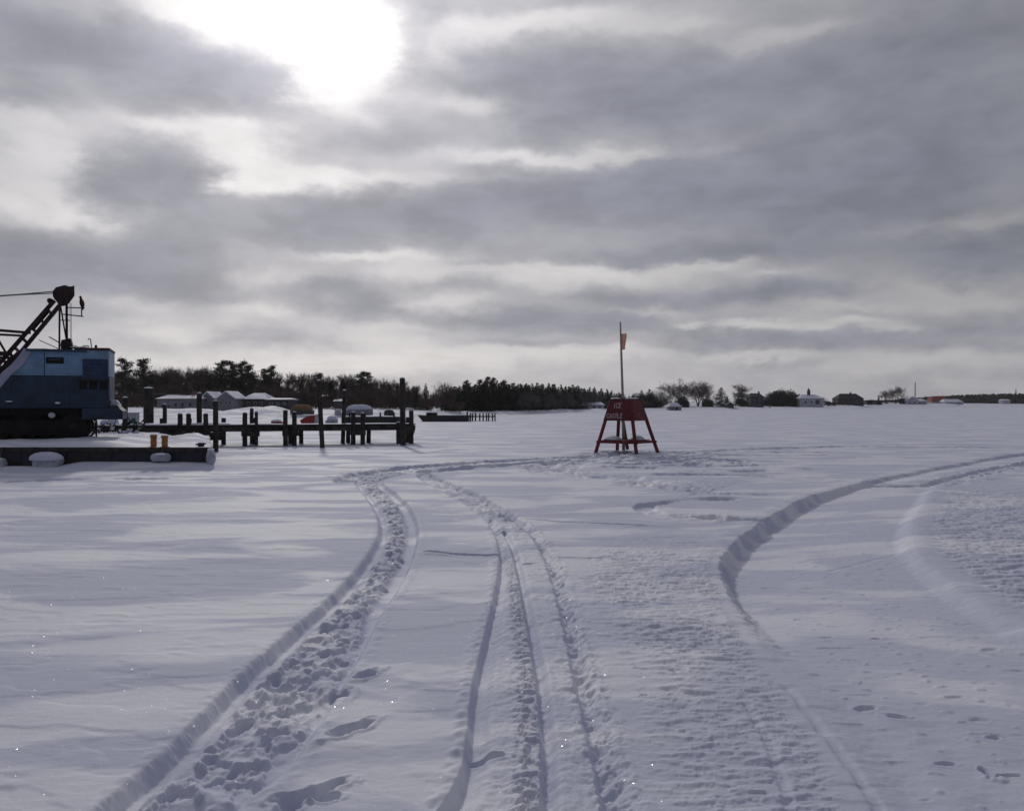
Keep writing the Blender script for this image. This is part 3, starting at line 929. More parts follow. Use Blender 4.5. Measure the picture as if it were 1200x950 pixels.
    for j in range(9):
        v = j / 8; z = zf1 * (1 - v) + zf0 * v
        for i, xx in enumerate(xs):
            u = i / 6
            px = ((727.4 + 0.45 * v) - CX) * k + 0.05 + xx * (0.82 + .18 * math.sin(v * 4 + 1))
            vs.append((px, cy + .05 + 0.05 * math.sin(u * 9 + v * 3), z + 0.05 * u * math.sin(v * 3) + .03 * u))
    fs = [(j * 7 + i, j * 7 + i + 1, (j + 1) * 7 + i + 1, (j + 1) * 7 + i) for j in range(8) for i in range(6)]
    m.add(vs, fs); fl = m.build('flag', M_FLAG, root, smooth=True)
    so = fl.modifiers.new('thick', 'SOLIDIFY'); so.thickness = 0.008
    MB().tube([Vector((p0.x + .25, cy + .35, .25)), Vector((p0.x - .02, cy + .2, zs))], .09, 8).build('brace', M_LETTER2, root)
    return root


build_marker()


# ------------------------------------------------------------------ barge
BD = 35.0
BZ = 0.85


def build_barge():
    x0 = (-150 - CX) / F * BD; x1 = (249 - CX) / F * BD; y1 = BD + 12.5
    root = thing('work_barge', ((x0 + x1) / 2, BD, 0), 'low dark steel work barge frozen in beside the dock, crane parked on it', 'barge')
    xe = (246 - CX) / F * y1       # the stern is cut back along its length
    hb_ = [(x0, BD), (x1, BD), (xe, y1), (x0, y1)]
    MB().add([(a, b, -.3) for a, b in hb_] + [(a, b, BZ) for a, b in hb_], [(3, 2, 1, 0), (4, 5, 6, 7), (0, 1, 5, 4), (1, 2, 6, 5), (2, 3, 7, 6), (3, 0, 4, 7)]).build('hull', M_HULL, root, bevel=0.03)
    MB().box((x0 - .02, BD - 0.07, BZ - 0.16), (x1 + .06, BD - 0.002, BZ + 0.03)).build('rub_rail', M_DOCK, root, bevel=0.012)
    MB().box((x0 - .02, BD - 0.05, 0.12), (x1 + .04, BD - 0.002, 0.24)).build('rub_rail', M_DOCK, root, bevel=0.012)
    n = 15
    for i in range(n):
        xx = x0 + (x1 - x0) * (i + .5) / n
        MB().box((xx - .05, BD - 0.04, 0.242), (xx + .05, BD - 0.003, BZ - 0.162)).build('hull_rib', M_HULL, root)
    # deck snow, knee deep by the crane and wind-packed towards the bow
    nx, ny = 110, 34; vs = []
    Xs = np.linspace(x0 + .05, x1 - .08, nx); Ys = np.linspace(BD + 0.06, y1 - .05, ny)
    XX, YY = np.meshgrid(Xs, Ys)
    px = CX + F * XX / BD
    hh = 0.05 + 0.20 * ss((165 - px) / 60) * ss((YY - BD) / .8 + .25) + 0.05 * perlin(XX * 1.3, YY * 1.3, 7) + 0.05 * perlin(XX * .5, YY * .4, 8)
    hh += 0.15 * np.exp(-((px - 215) / 30) ** 2) * ss((YY - BD - 1) / 3) - 0.08 * np.exp(-((px - 240) / 9) ** 2)
    hh *= ss((YY - BD) / 0.35 * .8 + .2)
    ZZ = BZ + np.maximum(hh, 0.012)
    lim = x1 + (xe - x1) * (YY - BD) / (y1 - BD) - .08
    XX = x0 + .05 + (XX - x0 - .05) * (lim - x0 - .05) / (x1 - .08 - x0 - .05)
    vs = np.stack([XX.ravel(), YY.ravel(), ZZ.ravel()], 1)
    fs = [(j * nx + i, j * nx + i + 1, (j + 1) * nx + i + 1, (j + 1) * nx + i) for j in range(ny - 1) for i in range(nx - 1)]
    MB().add(vs.tolist(), fs).build('snow_cover', M_SNOWC, root, smooth=True)
    return x0, x1, y1


bx0, bx1, by1 = build_barge()


def at(px, z, d):
    return Vector(((px - CX) / F * d, d, z))


def on_px(px, py, d): return W(px, py, d)


def fender(px0, px1, py0, py1, label, kind):
    d = BD - 0.28
    a = on_px(px0, py0, d); b = on_px(px1, py1, d)
    c = (a + b) / 2; w = (b.x - a.x) / 2; h = (a.z - b.z) / 2
    root = thing('fender', (c.x, d, c.z), label, 'fender', 'fenders hung along the barge side')
    rn = random.Random(int(px0) + 50)
    if kind == 'block':
        poly = [(-.95, -.75), (-.85, -1), (.35, -1), (.8, -.72), (.98, .1), (.8, .55), (-.55, .5), (-.95, .3)]
        MB().prism([(c.x + x_ * w, c.z + z_ * h) for x_, z_ in poly], d - .24, d + .24).build('float', M_FOAM, root, bevel=0.06)
        m = MB(); m.ellipsoid((c.x - .12 * w, d, c.z + .35 * h), (w * 1.2, .36, h * .95), 22, 10, .035, rn, zmin=-0.12, power=.9)
        m.build('snow_cover', M_SNOWC, root, smooth=True)
    elif kind == 'roll':
        m = MB()
        pts = [(c.x + t * w, d, c.z) for t in (-1, -.88, -.7, .7, .9, 1)]
        m.tube(pts, [h * .35, h * .8, h, h, h * .75, h * .35], 14); m.build('float', M_FOAM, root, smooth=True)
        m = MB(); m.ellipsoid((c.x - .03 * w, d + .02, c.z + h * .62), (w * .82, .2, h * .5), 18, 8, .03, rn, zmin=-.1); m.build('snow_cover', M_SNOWC, root, smooth=True)
    else:
        m = MB()
        m.tube([(c.x - .06, d - .17, c.z), (c.x - .05, d - .1, c.z), (c.x + .05, d + .1, c.z), (c.x + .06, d + .17, c.z)], [h * .7, h, h, h * .8], 18)
        for i, v in enumerate(m.v): m.v[i] = (c.x + (v[0] - c.x) * w / h * 1.0, v[1], v[2])
        m.build('float', M_FOAM, root, smooth=True)
        m = MB(); m.ellipsoid((c.x, d, c.z + h * .9), (w * .8, .16, h * .22), 12, 6, .05, rn); m.build('snow_cover', M_SNOWC, root, smooth=True)
    top = Vector((c.x, BD - .03, BZ + .02))
    MB().tube([(c.x, d, c.z + h * .6), (c.x, BD - .12, BZ - .03), (c.x, BD - .02, BZ + .04)], .018, 6).build('rope', M_WIRE, root)
    return root


fender(40, 73, 532, 550, 'largest fender, a blunt foam block with a thick snow cap, hung below the crane', 'block')
fender(-9, 7, 537, 549, 'small rounded fender cut off at the photo edge, left of the big snow capped one', 'roll')
fender(177, 200, 531, 541, 'lozenge shaped pale fender under the two yellow bollards', 'roll')
fender(242, 252, 526, 546, 'upright disc shaped pale fender at the barge end', 'disc')


def bollard(px, py0, w, label):
    d = BD + 0.30
    p = on_px(px, py0, d)
    root = thing('yellow_bollard', (p.x, d, BZ), label, 'bollard', 'yellow bollards on the barge deck')
    r = w / F * d / 2
    zt = p.z
    MB().tube([(p.x, d, BZ + .003), (p.x, d, zt - .08), (p.x, d, zt - .075), (p.x, d, zt)], [r * .92, r * .92, r * 1.12, r * 1.12], 16).build('post', M_YELLOW, root)
    MB().tube([(p.x, d, BZ + .001), (p.x, d, BZ + .04)], r * 1.5, 16).build('base_plate', M_YELLOW, root)
    MB().ellipsoid((p.x, d, zt), (r * .95, r * .95, .045), 12, 6, zmin=0).build('snow_cover', M_SNOWC, root, smooth=True)


bollard(180, 509.5, 7.5, 'left yellow bollard on the barge deck, redder at its foot')
bollard(193, 510.5, 7.5, 'right yellow bollard on the barge deck, the browner one')
d_ = BD + .9
p_ = on_px(235.5, 520, d_)
o_ = thing('deck_cleat', (p_.x, d_, BZ), 'short dark timber stump in the snow near the barge end', 'stump')
MB().box((p_.x - .11, d_ - .1, BZ), (p_.x + .11, d_ + .1, p_.z + .05)).build('post', M_PILE, o_, bevel=.02)
MB().bar((p_.x - .22, d_, p_.z - .02), (p_.x + .2, d_, p_.z + .0), .07).build('crossbar', M_PILE, o_)


# ------------------------------------------------------------------ crane
def build_crane():
    CD = 39.0                      # distance of the near rear corner; the crane stands turned a little
    th = R(21); P0 = ((128 - CX) / F * CD, CD)
    cs_, sn_ = math.cos(th), math.sin(th)
    k = 38.3 / F

    def W(px, py, dy):             # own axes: x along the house, y across it
        a = (px - CX) / F
        t = (a * (CD + dy * cs_) - P0[0] + dy * sn_) / (cs_ - a * sn_)
        d = CD + t * sn_ + dy * cs_
        return Vector((t, dy, H + (HY - py) / F * d))
    gx = lambda px: W(px, 0, 0).x if px <= 128 else (px - 134) * k * .9
    gz = lambda py: H + (HY - py) * k
    dz = BZ + 0.01
    root = thing('crawler_crane', (0, 0, 0), 'blue crawler crane with a dark lattice gantry, parked on the snowy barge', 'crane')
    y0, y1 = 0.0, 3.0
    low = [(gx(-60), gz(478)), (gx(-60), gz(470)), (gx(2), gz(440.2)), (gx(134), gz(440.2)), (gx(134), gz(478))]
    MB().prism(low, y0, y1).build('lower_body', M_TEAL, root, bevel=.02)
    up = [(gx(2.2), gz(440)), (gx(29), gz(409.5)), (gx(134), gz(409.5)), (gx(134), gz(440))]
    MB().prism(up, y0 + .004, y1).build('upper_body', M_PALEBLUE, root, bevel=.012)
    # pale rolled edge along the sloping front
    pts = [(30, 409), (24, 419), (16, 428), (6, 436), (0, 443), (-8, 452)]
    m = MB(); vs = []
    for (px, py) in pts:
        for (ox, oz, yy) in ((-.02, .03, y0 - .05), (.30, -.12, y0 - .05), (.30, -.12, y0 - .004), (-.02, .03, y0 - .004)):
            vs.append((gx(px) + ox - .05, yy, gz(py) + oz - .02))
    fs = []
    for i in range(len(pts) - 1):
        for q in range(4): fs.append((i * 4 + q, i * 4 + (q + 1) % 4, (i + 1) * 4 + (q + 1) % 4, (i + 1) * 4 + q))
    fs += [(0, 1, 2, 3), tuple((len(pts) - 1) * 4 + q for q in range(4))]
    m.add(vs, fs); m.build('front_edge', M_LAV, root, smooth=False)
    MB().box((gx(126.6), y0 - .03, gz(440)), (.02, y0 - .003, gz(411))).build('corner_strip', M_LAV, root)
    MB().box((gx(126.6), y0 - .03, gz(474)), (.02, y0 - .003, gz(446.6))).build('corner_strip', M_NAVY, root)
    # seams
    MB().box((gx(51.6), y0 - .012, gz(477)), (gx(52.6), y0 - .001, gz(413))).build('seam', M_NAVY, root)
    for (xa_, xb_, zz_) in ((6, 126, 443.2), (36, 94, 414.5), (3, 94, 437.5), (6, 126, 475.5)):
        for i in range(int((xb_ - xa_) / 4)):
            c = W(xa_ + 4 * i, zz_, 0); c.z = gz(zz_)
            MB().tube([(c.x, -.016, c.z), (c.x, .0, c.z)], .022, 6).build('rivet', M_NAVY, root)
    # roof pieces
    MB().box((gx(31), y0 - .10, gz(412.3)), (gx(102), y1 + .05, gz(409.2))).build('roof_plate', M_NAVY, root, bevel=.01)
    rr_ = MB().box((gx(94), y0 - .06, gz(409.1)), (gx(134.8), y1 + .06, gz(406.6))).build('roof_plate', M_ROOFRED, root, bevel=.01)
    tag(rr_, 'reddish raised roof plate at the rear')
    snow_slab((gx(82), gx(102), y0 + .1, y0 + 2.2), gz(406.6) + .003, .13, 'snow_cover', root, 4, 12)
    snow_slab((gx(34), gx(68), y0 + .2, y0 + 2.6), gz(409.2) + .003, .06, 'snow_cover', root, 6, 12)
    MB().ellipsoid((gx(97), y0 + 1.2, gz(403.2)), (.16, .12, .05), 12, 6).build('vent_cap', M_BLACK, root, smooth=True)
    MB().tube([(gx(97), y0 + 1.2, gz(407)), (gx(97), y0 + 1.2, gz(403))], .035, 8).build('vent_stem', M_BLACK, root)
    pts = [W(107.3, 407, y0 + .6), W(106.6, 401, y0 + .6), W(106.2, 397.6, y0 + .6), W(105, 396.8, y0 + .6), W(103.3, 397.4, y0 + .6), W(103.2, 398.6, y0 + .6)]
    MB().tube(pts, .022, 8).build('exhaust_pipe', M_BLACK, root, smooth=True)
    MB().ellipsoid(W(112.5, 406.2, y0 + .3), (.06, .06, .09), 8, 6).build('roof_knob', M_BLACK, root)
    # name plate: its lettering cannot be read in the photograph
    sg = MB().box((gx(54), y0 - .025, gz(426)), (gx(74.8), y0 - .002, gz(418.8))).build('name_plate', M_BLACK, root)
    MB().box((gx(57), y0 - .030, gz(421.9)), (gx(72), y0 - .0255, gz(420.9))).build('worn_strip', M_NAVY, sg)
    # louvred panel with slats
    pn = MB().box((gx(97), y0 - .03, gz(443)), (gx(127), y0 - .003, gz(420))).build('louvre_panel', M_LOUVRE, root)
    for i in range(8):
        zc = gz(442 - i * 2.75)
        MB().add([(gx(98), y0 - .032, zc), (gx(126), y0 - .032, zc), (gx(126), y0 - .075, zc + .03), (gx(98), y0 - .075, zc + .03),
                  (gx(98), y0 - .032, zc + .012), (gx(126), y0 - .032, zc + .012), (gx(126), y0 - .075, zc + .045), (gx(98), y0 - .075, zc + .045)],
                 [(0, 1, 2, 3), (4, 5, 6, 7), (0, 1, 5, 4), (1, 2, 6, 5), (2, 3, 7, 6), (3, 0, 4, 7)]).build('slat', M_LOUVRE, pn)
    MB().box((gx(91), y0 - .10, gz(446.4)), (gx(134.6), y0 - .002, gz(445.2))).build('ledge', M_BOOM, root)
    MB().box((gx(93), y0 - .02, gz(456)), (gx(127), y0 - .002, gz(446.6))).build('engine_door', M_BLACK, root)
    for px in (103.5, 115.5):
        MB().box((gx(px) - .03, y0 - .035, gz(456)), (gx(px) + .03, y0 - .0205, gz(446.8))).build('door_post', M_NAVY, root)
    for px in (10, 78): MB().box((gx(px) - .02, y0 - .016, gz(474)), (gx(px) + .02, y0 - .002, gz(443))).build('seam', M_NAVY, root)
    # counterweight skirt at the rear
    cw = [(gx(96), gz(491.8)), (gx(96), gz(478.2)), (gx(134.2), gz(478.2)), (gx(134.2), gz(474.5)), (gx(141), gz(474.5)), (gx(150.5), gz(482)), (gx(150.5), gz(491.8))]
    MB().prism(cw, y0 - .05, y1 - .2).build('counterweight', M_TEAL, root, bevel=.02)
    m = MB(); a = W(131, 468.5, y0 + .1); b = W(142, 476, y0 + .1)
    m.add([(gx(134.8), y0 + .0, gz(468)), (gx(142), y0 + .0, gz(468.6)), (gx(147), y0 + .0, gz(474.8)), (gx(140), y0 + .0, gz(474.2)),
           (gx(134.8), y0 + 1.2, gz(468)), (gx(142), y0 + 1.2, gz(468.6)), (gx(147), y0 + 1.2, gz(474.8)), (gx(140), y0 + 1.2, gz(474.2))],
          [(0, 1, 2, 3), (7, 6, 5, 4), (0, 1, 5, 4), (1, 2, 6, 5), (2, 3, 7, 6), (3, 0, 4, 7)])
    m.build('step_plate', M_LAV, root)
    for px in (112,): MB().bar((gx(px), y0 + .3, gz(492)), (gx(px), y0 + .3, BZ + .25), .07).build('hanger', M_BLACK, root)
    # car body, turntable
    MB().box((gx(-55), y0 + .15, gz(486)), (gx(96), y1 - .1, gz(478.2))).build('deck_frame', M_BLACK, root)
    MB().tube([(gx(30), y0 + 1.5, gz(497)), (gx(30), y0 + 1.5, gz(484))], 1.2, 28).build('turntable', M_BLACK, root)
    MB().box((gx(-70), y0 + .62, BZ + .22), (gx(92), y1 - .7, gz(486.1))).build('car_body', M_BLACK, root)
    # crawlers: belt of shoes, wheels, rollers, frame
    zc = (BZ + .1 + gz(482.5)) / 2; rad = (gz(482.5) - BZ - .1) / 2
    xa, xb = gx(-50), gx(105) - rad
    for yc in (y0 + .05, y1 - .45):
        tr = MB().box((xa, yc + .12, zc - rad * .55), (xb, yc + .45, zc + rad * .45)).build('track_frame', M_BLACK, root)
        L = xb - xa; per = 2 * L + 2 * math.pi * rad; n = 58
        sh = MB()
        for i in range(n):
            s_ = per * i / n
            if s_ < L: c = Vector((xa + s_, 0, zc + rad)); t = Vector((1, 0, 0))
            elif s_ < L + math.pi * rad:
                a_ = (s_ - L) / rad; c = Vector((xb + math.sin(a_) * rad, 0, zc + math.cos(a_) * rad)); t = Vector((math.cos(a_), 0, -math.sin(a_)))
            elif s_ < 2 * L + math.pi * rad:
                c = Vector((xb - (s_ - L - math.pi * rad), 0, zc - rad)); t = Vector((-1, 0, 0))
            else:
                a_ = (s_ - 2 * L - math.pi * rad) / rad; c = Vector((xa - math.sin(a_) * rad, 0, zc - math.cos(a_) * rad)); t = Vector((-math.cos(a_), 0, math.sin(a_)))
            c.y = yc + .28
            q = MB().bar(c - t * per / n * .42, c + t * per / n * .42, .56, .09, up=(t.z, 0, -t.x) if True else (0, 0, 1))
            q.build('track_shoe', M_BLACK, root)
        for xx, r_ in ((xa, rad * .86), (xb, rad * .86)):
            w_ = MB().tube([(xx, yc + .03, zc), (xx, yc + .52, zc)], r_, 26).build('track_wheel', M_BLACK, root)
            MB().tube([(xx, yc - .03, zc), (xx, yc + .02, zc)], r_ * .3, 14).build('hub', M_BOOM, w_)
        for i in range(7):
            xx = xa + (xb - xa) * (i + 1) / 8
            MB().tube([(xx, yc + .1, zc - rad * .62), (xx, yc + .46, zc - rad * .62)], rad * .26, 14).build('track_roller', M_BLACK, root)
    MB().ellipsoid(W(60.5, 486.5, y0 - .02), (.15, .09, .13), 12, 7, .10, random.Random(2)).build('snow_clump', M_FOAM, root, smooth=True)
    MB().ellipsoid(W(67.5, 472.2, y0 - .08), (.12, .08, .06), 12, 6).build('snow_cover', M_SNOWC, root, smooth=True)
    MB().ellipsoid(W(10.5, 470.3, y0 - .08), (.15, .08, .035), 12, 6).build('snow_cover', M_SNOWC, root, smooth=True)
    MB().box((gx(62), y0 - .14, gz(474.2)), (gx(72), y0 - .002, gz(473.2))).build('step', M_BLACK, root)
    MB().box((gx(6), y0 - .14, gz(472.2)), (gx(15), y0 - .002, gz(471.2))).build('step', M_BLACK, root)
    # ---- gantry lattice
    ya, yb = .55, 1.0
    for yy in (ya, yb):
        MB().bar(W(64, 352, yy), W(-14, 441, yy), .17).build('boom_chord', M_BOOM, root)
        MB().bar(W(71.5, 356, yy), W(-4, 447, yy), .17).build('boom_chord', M_BOOM, root)
    for t in (.12, .24, .36, .5, .62, .74, .86, .95):
        a = Vector(W(64, 352, ya)).lerp(W(-14, 441, ya), t); b = Vector(W(71.5, 356, ya)).lerp(W(-4, 447, ya), t + .02)
        MB().bar(a, b, .10).build('boom_brace', M_BOOM, root)
        a2 = a + Vector((0, yb - ya, 0)); b2 = b + Vector((0, yb - ya, 0))
        MB().bar(a2, b2, .10).build('boom_brace', M_BOOM, root)
        MB().bar(a, a2, .07).build('boom_brace', M_BOOM, root)
        MB().bar(b, b2, .07).build('boom_brace', M_BOOM, root)
    a = W(57, 362, ya + .5); b = W(36, 386, ya + .5)
    MB().bar(a, b, .26, .06, up=(0, 1, 0)).build('boom_plate', M_BOOM, root)
    # the second lattice, leaving the frame to the left
    for yy in (ya - .1, yb + .1):
        MB().bar(W(36, 390, yy), W(-75, 381, yy), .12).build('gantry_chord', M_BOOM, root)
        MB().bar(W(29, 393.5, yy), W(-75, 388, yy), .10).build('gantry_chord', M_BOOM, root)
        MB().bar(W(14, 414.5, yy), W(-75, 413, yy), .20).build('gantry_chord', M_BOOM, root)
        for (xa_, za_, xb_, zb_) in ((7.5, 414, -6, 391), (-6, 391, -22, 413), (-22, 413, -38, 390), (-38, 390, -54, 413), (-54, 413, -70, 389)):
            MB().bar(W(xa_, za_, yy), W(xb_, zb_, yy), .09).build('gantry_brace', M_BOOM, root)
    for (xa_, za_, xb_, zb_) in ((16, 416, -6, 440), (0, 418, 14, 432), (-10, 426, 4, 442), (8, 418, 20, 424)):
        MB().bar(W(xa_, za_, ya - .1), W(xb_, zb_, ya - .1), .12).build('foot_brace', M_BOOM, root)
    MB().bar(W(24, 414, ya - .2), W(-10, 448, ya - .2), .30, .22, up=(0, 1, 0)).build('foot_plate', M_BOOM, root)
    # head with sheaves
    hp = [(61.9, 341.5), (65.5, 336.6), (75.8, 334), (82.1, 335.8), (87.2, 334.7), (87.3, 346.5), (80.9, 355.4), (74.5, 358.8), (68.2, 356), (61.9, 347.2)]
    for yy in (ya - .12, (ya + yb) / 2, yb - .25):
        MB().prism([(W(x_, z_, yy).x, W(x_, z_, yy).z) for x_, z_ in hp], yy, yy + .07).build('head_plate', M_BOOM, root, bevel=.01)
    for (px, py, r_) in ((73.5, 345.5, 10.3), (80.5, 343, 6), (68, 343, 5.5)):
        for y_ in (ya - .0, ya + .36):
            c = W(px, py, y_)
            MB().tube([c, c + Vector((0, .06, 0)), c + Vector((0, .12, 0)), c + Vector((0, .18, 0))], [r_ * k, r_ * k * .88, r_ * k * .88, r_ * k], 22).build('sheave', M_BOOM, root)
    MB().ellipsoid(W(58.8, 352.5, ya + .3), (.13, .3, .13), 12, 8).build('pin_housing', M_BOOM, root)
    # hanging frame, rails, hook block
    ym = ya + .3
    for (xa_, za_, xb_, zb_, w_) in ((70, 357, 69.6, 411, .075), (78.2, 356, 78.4, 401, .10), (71, 358, 77.6, 397, .06), (70, 375.2, 82, 375.4, .04), (73.5, 368.2, 97.8, 370.8, .05), (79, 360.3, 99.3, 361, .05), (95.8, 361, 95.8, 370.6, .05)):
        MB().bar(W(xa_, za_, ym), W(xb_, zb_, ym), w_).build('frame_bar', M_BOOM, root)
    for px in (82.6, 84): MB().tube([W(px - .5, 355, ym + .4), W(px, 398, ym + .4)], .011, 5).build('hoist_rope', M_WIRE, root)
    hb = [(72.6, 398.5), (78, 397.6), (83, 396.3), (85, 404), (84.5, 408.6), (78, 410.8), (72, 409.5), (71.5, 404)]
    MB().prism([(W(x_, z_, ym).x, W(x_, z_, ym).z) for x_, z_ in hb], ym - .2, ym + .35).build('hook_block', M_BOOM, root, bevel=.03)
    MB().tube([W(57.5, 394.5, ym), W(69.6, 401.5, ym)], .028, 6).build('stay_bar', M_BOOM, root)
    MB().tube([W(45.5, 398.3, ym), W(69.6, 409, ym)], .020, 6).build('stay_bar', M_BOOM, root)
    # boom ropes to the left
    MB().tube([W(63, 341.6, ya), W(20, 345.2, ya + .1), W(-90, 352.5, ya + .4)], .026, 6).build('boom_rope', M_WIRE, root)
    MB().tube([W(63, 343.6, ya + .5), W(20, 345.6, ya + .6), W(-90, 353.8, ya + .9)], .026, 6).build('boom_rope', M_WIRE, root)
    # bird on the rail end
    b = W(96.2, 360.4, ym)
    br = thing('perched_bird', (b.x, b.y, b.z), 'dark upright bird perched on the rail end beside the crane head', 'bird')
    m = MB(); q = k
    prof = [((1.1, -3.2), .5), ((.9, -1.2), 1.0), ((.6, 1.4), 2.1), ((.2, 4.2), 2.7), ((-.4, 7), 2.6), ((-.9, 9.4), 1.8), ((-1.2, 10.8), 1.25), ((-1.5, 12.2), 1.5), ((-1.5, 13.4), 1.15), ((-1.5, 14.0), .4)]
    m.tube([(b.x + p[0] * q, b.y, b.z + p[1] * q) for p, r_ in prof], [r_ * q for p, r_ in prof], 12)
    m.build('body', M_BIRD, br, smooth=True)
    MB().tube([(b.x - 2.6 * q, b.y, b.z + 12.6 * q), (b.x - 3.6 * q, b.y, b.z + 12.2 * q)], [.55 * q, .1 * q], 6).build('beak', M_BLACK, br)
    for s_ in (-1, 1):
        MB().ellipsoid((b.x + .7 * q, b.y + s_ * 2.1 * q, b.z + 4.6 * q), (1.6 * q, .6 * q, 4.6 * q), 10, 8).build('wing', M_BIRD, br, smooth=True)
        MB().tube([(b.x + .1 * q, b.y + s_ * .9 * q, b.z + 2.4 * q), (b.x - .1 * q, b.y + s_ * .9 * q, b.z + .6 * q)], .35 * q, 5).build('leg', M_BLACK, br)
    root.location = (P0[0], P0[1], 0); root.rotation_euler = (0, 0, th)
    Mx = Matrix.Translation(root.location) @ Matrix.Rotation(th, 4, 'Z')
    br.location = Mx @ b; br.rotation_euler = (0, 0, th)


build_crane()


# ------------------------------------------------------------------ dock and piles
def dock_line(px):
    """depth of the near edge of the dock"""
    t = (px - 90) / (485 - 90)
    return 50.2 + 6.0 * t


DZ = 1.36


def pile_mesh(p, r, zt, lean=0.0, parent=None, name='pile', seed=0, zb=-.25):
    rn = random.Random(seed)
    m = MB(); pts = []; rs = []
    for i in range(7):
        t = i / 6
        z = zb + (zt - zb) * t
        pts.append((p[0] + lean * t + rn.uniform(-.008, .008), p[1], z)); rs.append(r * (1.03 - .06 * t) * rn.uniform(.97, 1.03))
    m.tube(pts, rs, 12)
    return m.build(name, M_PILE, parent, smooth=False, loc=None if parent is not None else (p[0], p[1], 0))


def build_dock():
    cx = (290 - CX) / F * 53
    root = thing('timber_dock', (cx, 53.5, 0), 'long dark timber dock on round piles, running from the barge across the ice', 'dock')
    a = Vector(((62 - CX) / F * 49.8, 49.8, DZ)); b = Vector(((487 - CX) / F * 56.2, 56.2, DZ))
    u = (b - a).normalized(); n = Vector((-u.y, u.x, 0))
    if n.y < 0: n = -n
    wd = 2.3
    L = (b - a).length
    # joists / fascia beams
    for o_, nm in ((0.0, 'fascia_beam'), (wd - .16, 'fascia_beam')):
        p = a + n * (o_ + .08); q = b + n * (o_ + .08)
        segs = 6
        for i in range(segs):
            s0 = p.lerp(q, i / segs) + u * .01; s1 = p.lerp(q, (i + 1) / segs) - u * .01
            MB().bar(s0 - Vector((0, 0, .25)), s1 - Vector((0, 0, .25)), .15, .34).build(nm, M_DOCK, root)
    MB().bar(at(64, DZ - .70, dock_line(64) - .02), at(262, DZ - .70, dock_line(262) - .02), .12, .50).build('lower_beam', M_DOCK, root)
    # deck planks: 0.3 m boards laid across
    nb = int(L / .32)
    me = None
    for i in range(nb):
        c = a + u * (.16 + i * L / nb) + n * (wd / 2)
        if me is None:
            o = MB().bar(c - n * (wd / 2 + .1), c + n * (wd / 2 + .1), .30, .05).build('plank', M_DOCK, root, loc=tuple(c)); me = o
        else:
            o = me.copy(); COL.objects.link(o); o.location = c - world_loc(root)
        o.location.z = DZ - .025 - root.location.z + random.uniform(-.006, .006)
    # wind-packed snow on the deck, deep at the barge end
    nx, ny = 150, 6; vs = []
    for j in range(ny + 1):
        for i in range(nx + 1):
            s_ = L * i / nx; px = 62 + 425 * i / nx
            h = (0.10 if px < 255 else 0.035) + .02 * math.sin(s_ * 1.7) + .02 * math.sin(s_ * .63 + 2)
            if px > 352: h = max(.012, h * .35)
            e = min(1, min(j, ny - j) * .8 + .22)
            w0 = a + u * s_ + n * (wd * j / ny)
            vs.append((w0.x, w0.y, DZ + .006 + max(h * e, .004)))
    fs = [(j * (nx + 1) + i, j * (nx + 1) + i + 1, (j + 1) * (nx + 1) + i + 1, (j + 1) * (nx + 1) + i) for j in range(ny) for i in range(nx)]
    m = MB().add(vs, fs)
    for row in (0, ny):
        b0 = len(m.v)
        for i in range(nx + 1):
            v = vs[row * (nx + 1) + i]; m.v.append((v[0], v[1], DZ + .004))
        for i in range(nx): m.f.append((row * (nx + 1) + i, row * (nx + 1) + i + 1, b0 + i + 1, b0 + i))
    m.build('snow_cover', M_SNOWC, root, smooth=True)
    # bents: (px near pile pair, tops, base row)
    near = [(104, 503, 512), (134, 500, 514), (160, 500, 515), (211, 485, 521), (221, 485, 519), (241, 485, 519), (287, 484, 521), (334.5, 481, 528), (345, 483, 527), (414, 483, 524.5), (425, 484, 524.5), (467, 495, 522.5), (482, 481, 521.5)]
    for i, (px, pt_, pb) in enumerate(near):
        d = dock_line(px) - .12
        if pb > 526: d -= .4
        p = at(px, 0, d)
        zt = max(W(px, pt_, d).z, DZ + .02)
        r = (.155 if px > 205 else .2)
        o = pile_mesh(p, r, zt, 0, root, 'pile', i)
        MB().ellipsoid((p.x, p.y, zt), (r * .9, r * .9, .07), 10, 6, zmin=0).build('snow_cover', M_SNOWC, o, smooth=True)
    for i, px in enumerate((100, 128, 155, 190, 222, 236, 262, 298, 340, 353, 408, 432, 470, 478)):
        d = dock_line(px) + wd + .1
        pile_mesh(at(px, 0, d), .15, DZ - .1 if px in (236, 340, 353, 408, 470) else DZ + .4, 0, root, 'pile', 40 + i)
    # pile caps under the deck
    for px0, px1 in ((409, 428.5), (331, 350), (465, 485), (283, 304), (250, 262), (196, 226), (228, 247)):
        d = dock_line((px0 + px1) / 2) - .32
        p0 = at(px0, DZ - .56, d); p1 = at(px1, DZ - .56, d)
        MB().bar(p0, p1, .12, .32).build('pile_cap', M_DOCK, root)
    for px in (205, 232, 256, 293, 340, 418, 475):
        d = dock_line(px)
        MB().bar(at(px, DZ - .55, d - .1), at(px, DZ - .55, d + wd + .2), .22, .25).build('pile_cap', M_DOCK, root)
    # pair rails at the outer end
    d = dock_line(478)
    MB().bar(at(466, DZ - .35, d - .25), at(486, DZ - .35, d - .25), .10, .45).build('end_board', M_DOCK, root)
    MB().box((at(196, 0, dock_line(200)).x, dock_line(215) - .3, .35), (at(250, 0, dock_line(240)).x, dock_line(215) - .2, DZ - .45)).build('skirt_board', M_DOCK, root)
    return root


build_dock()


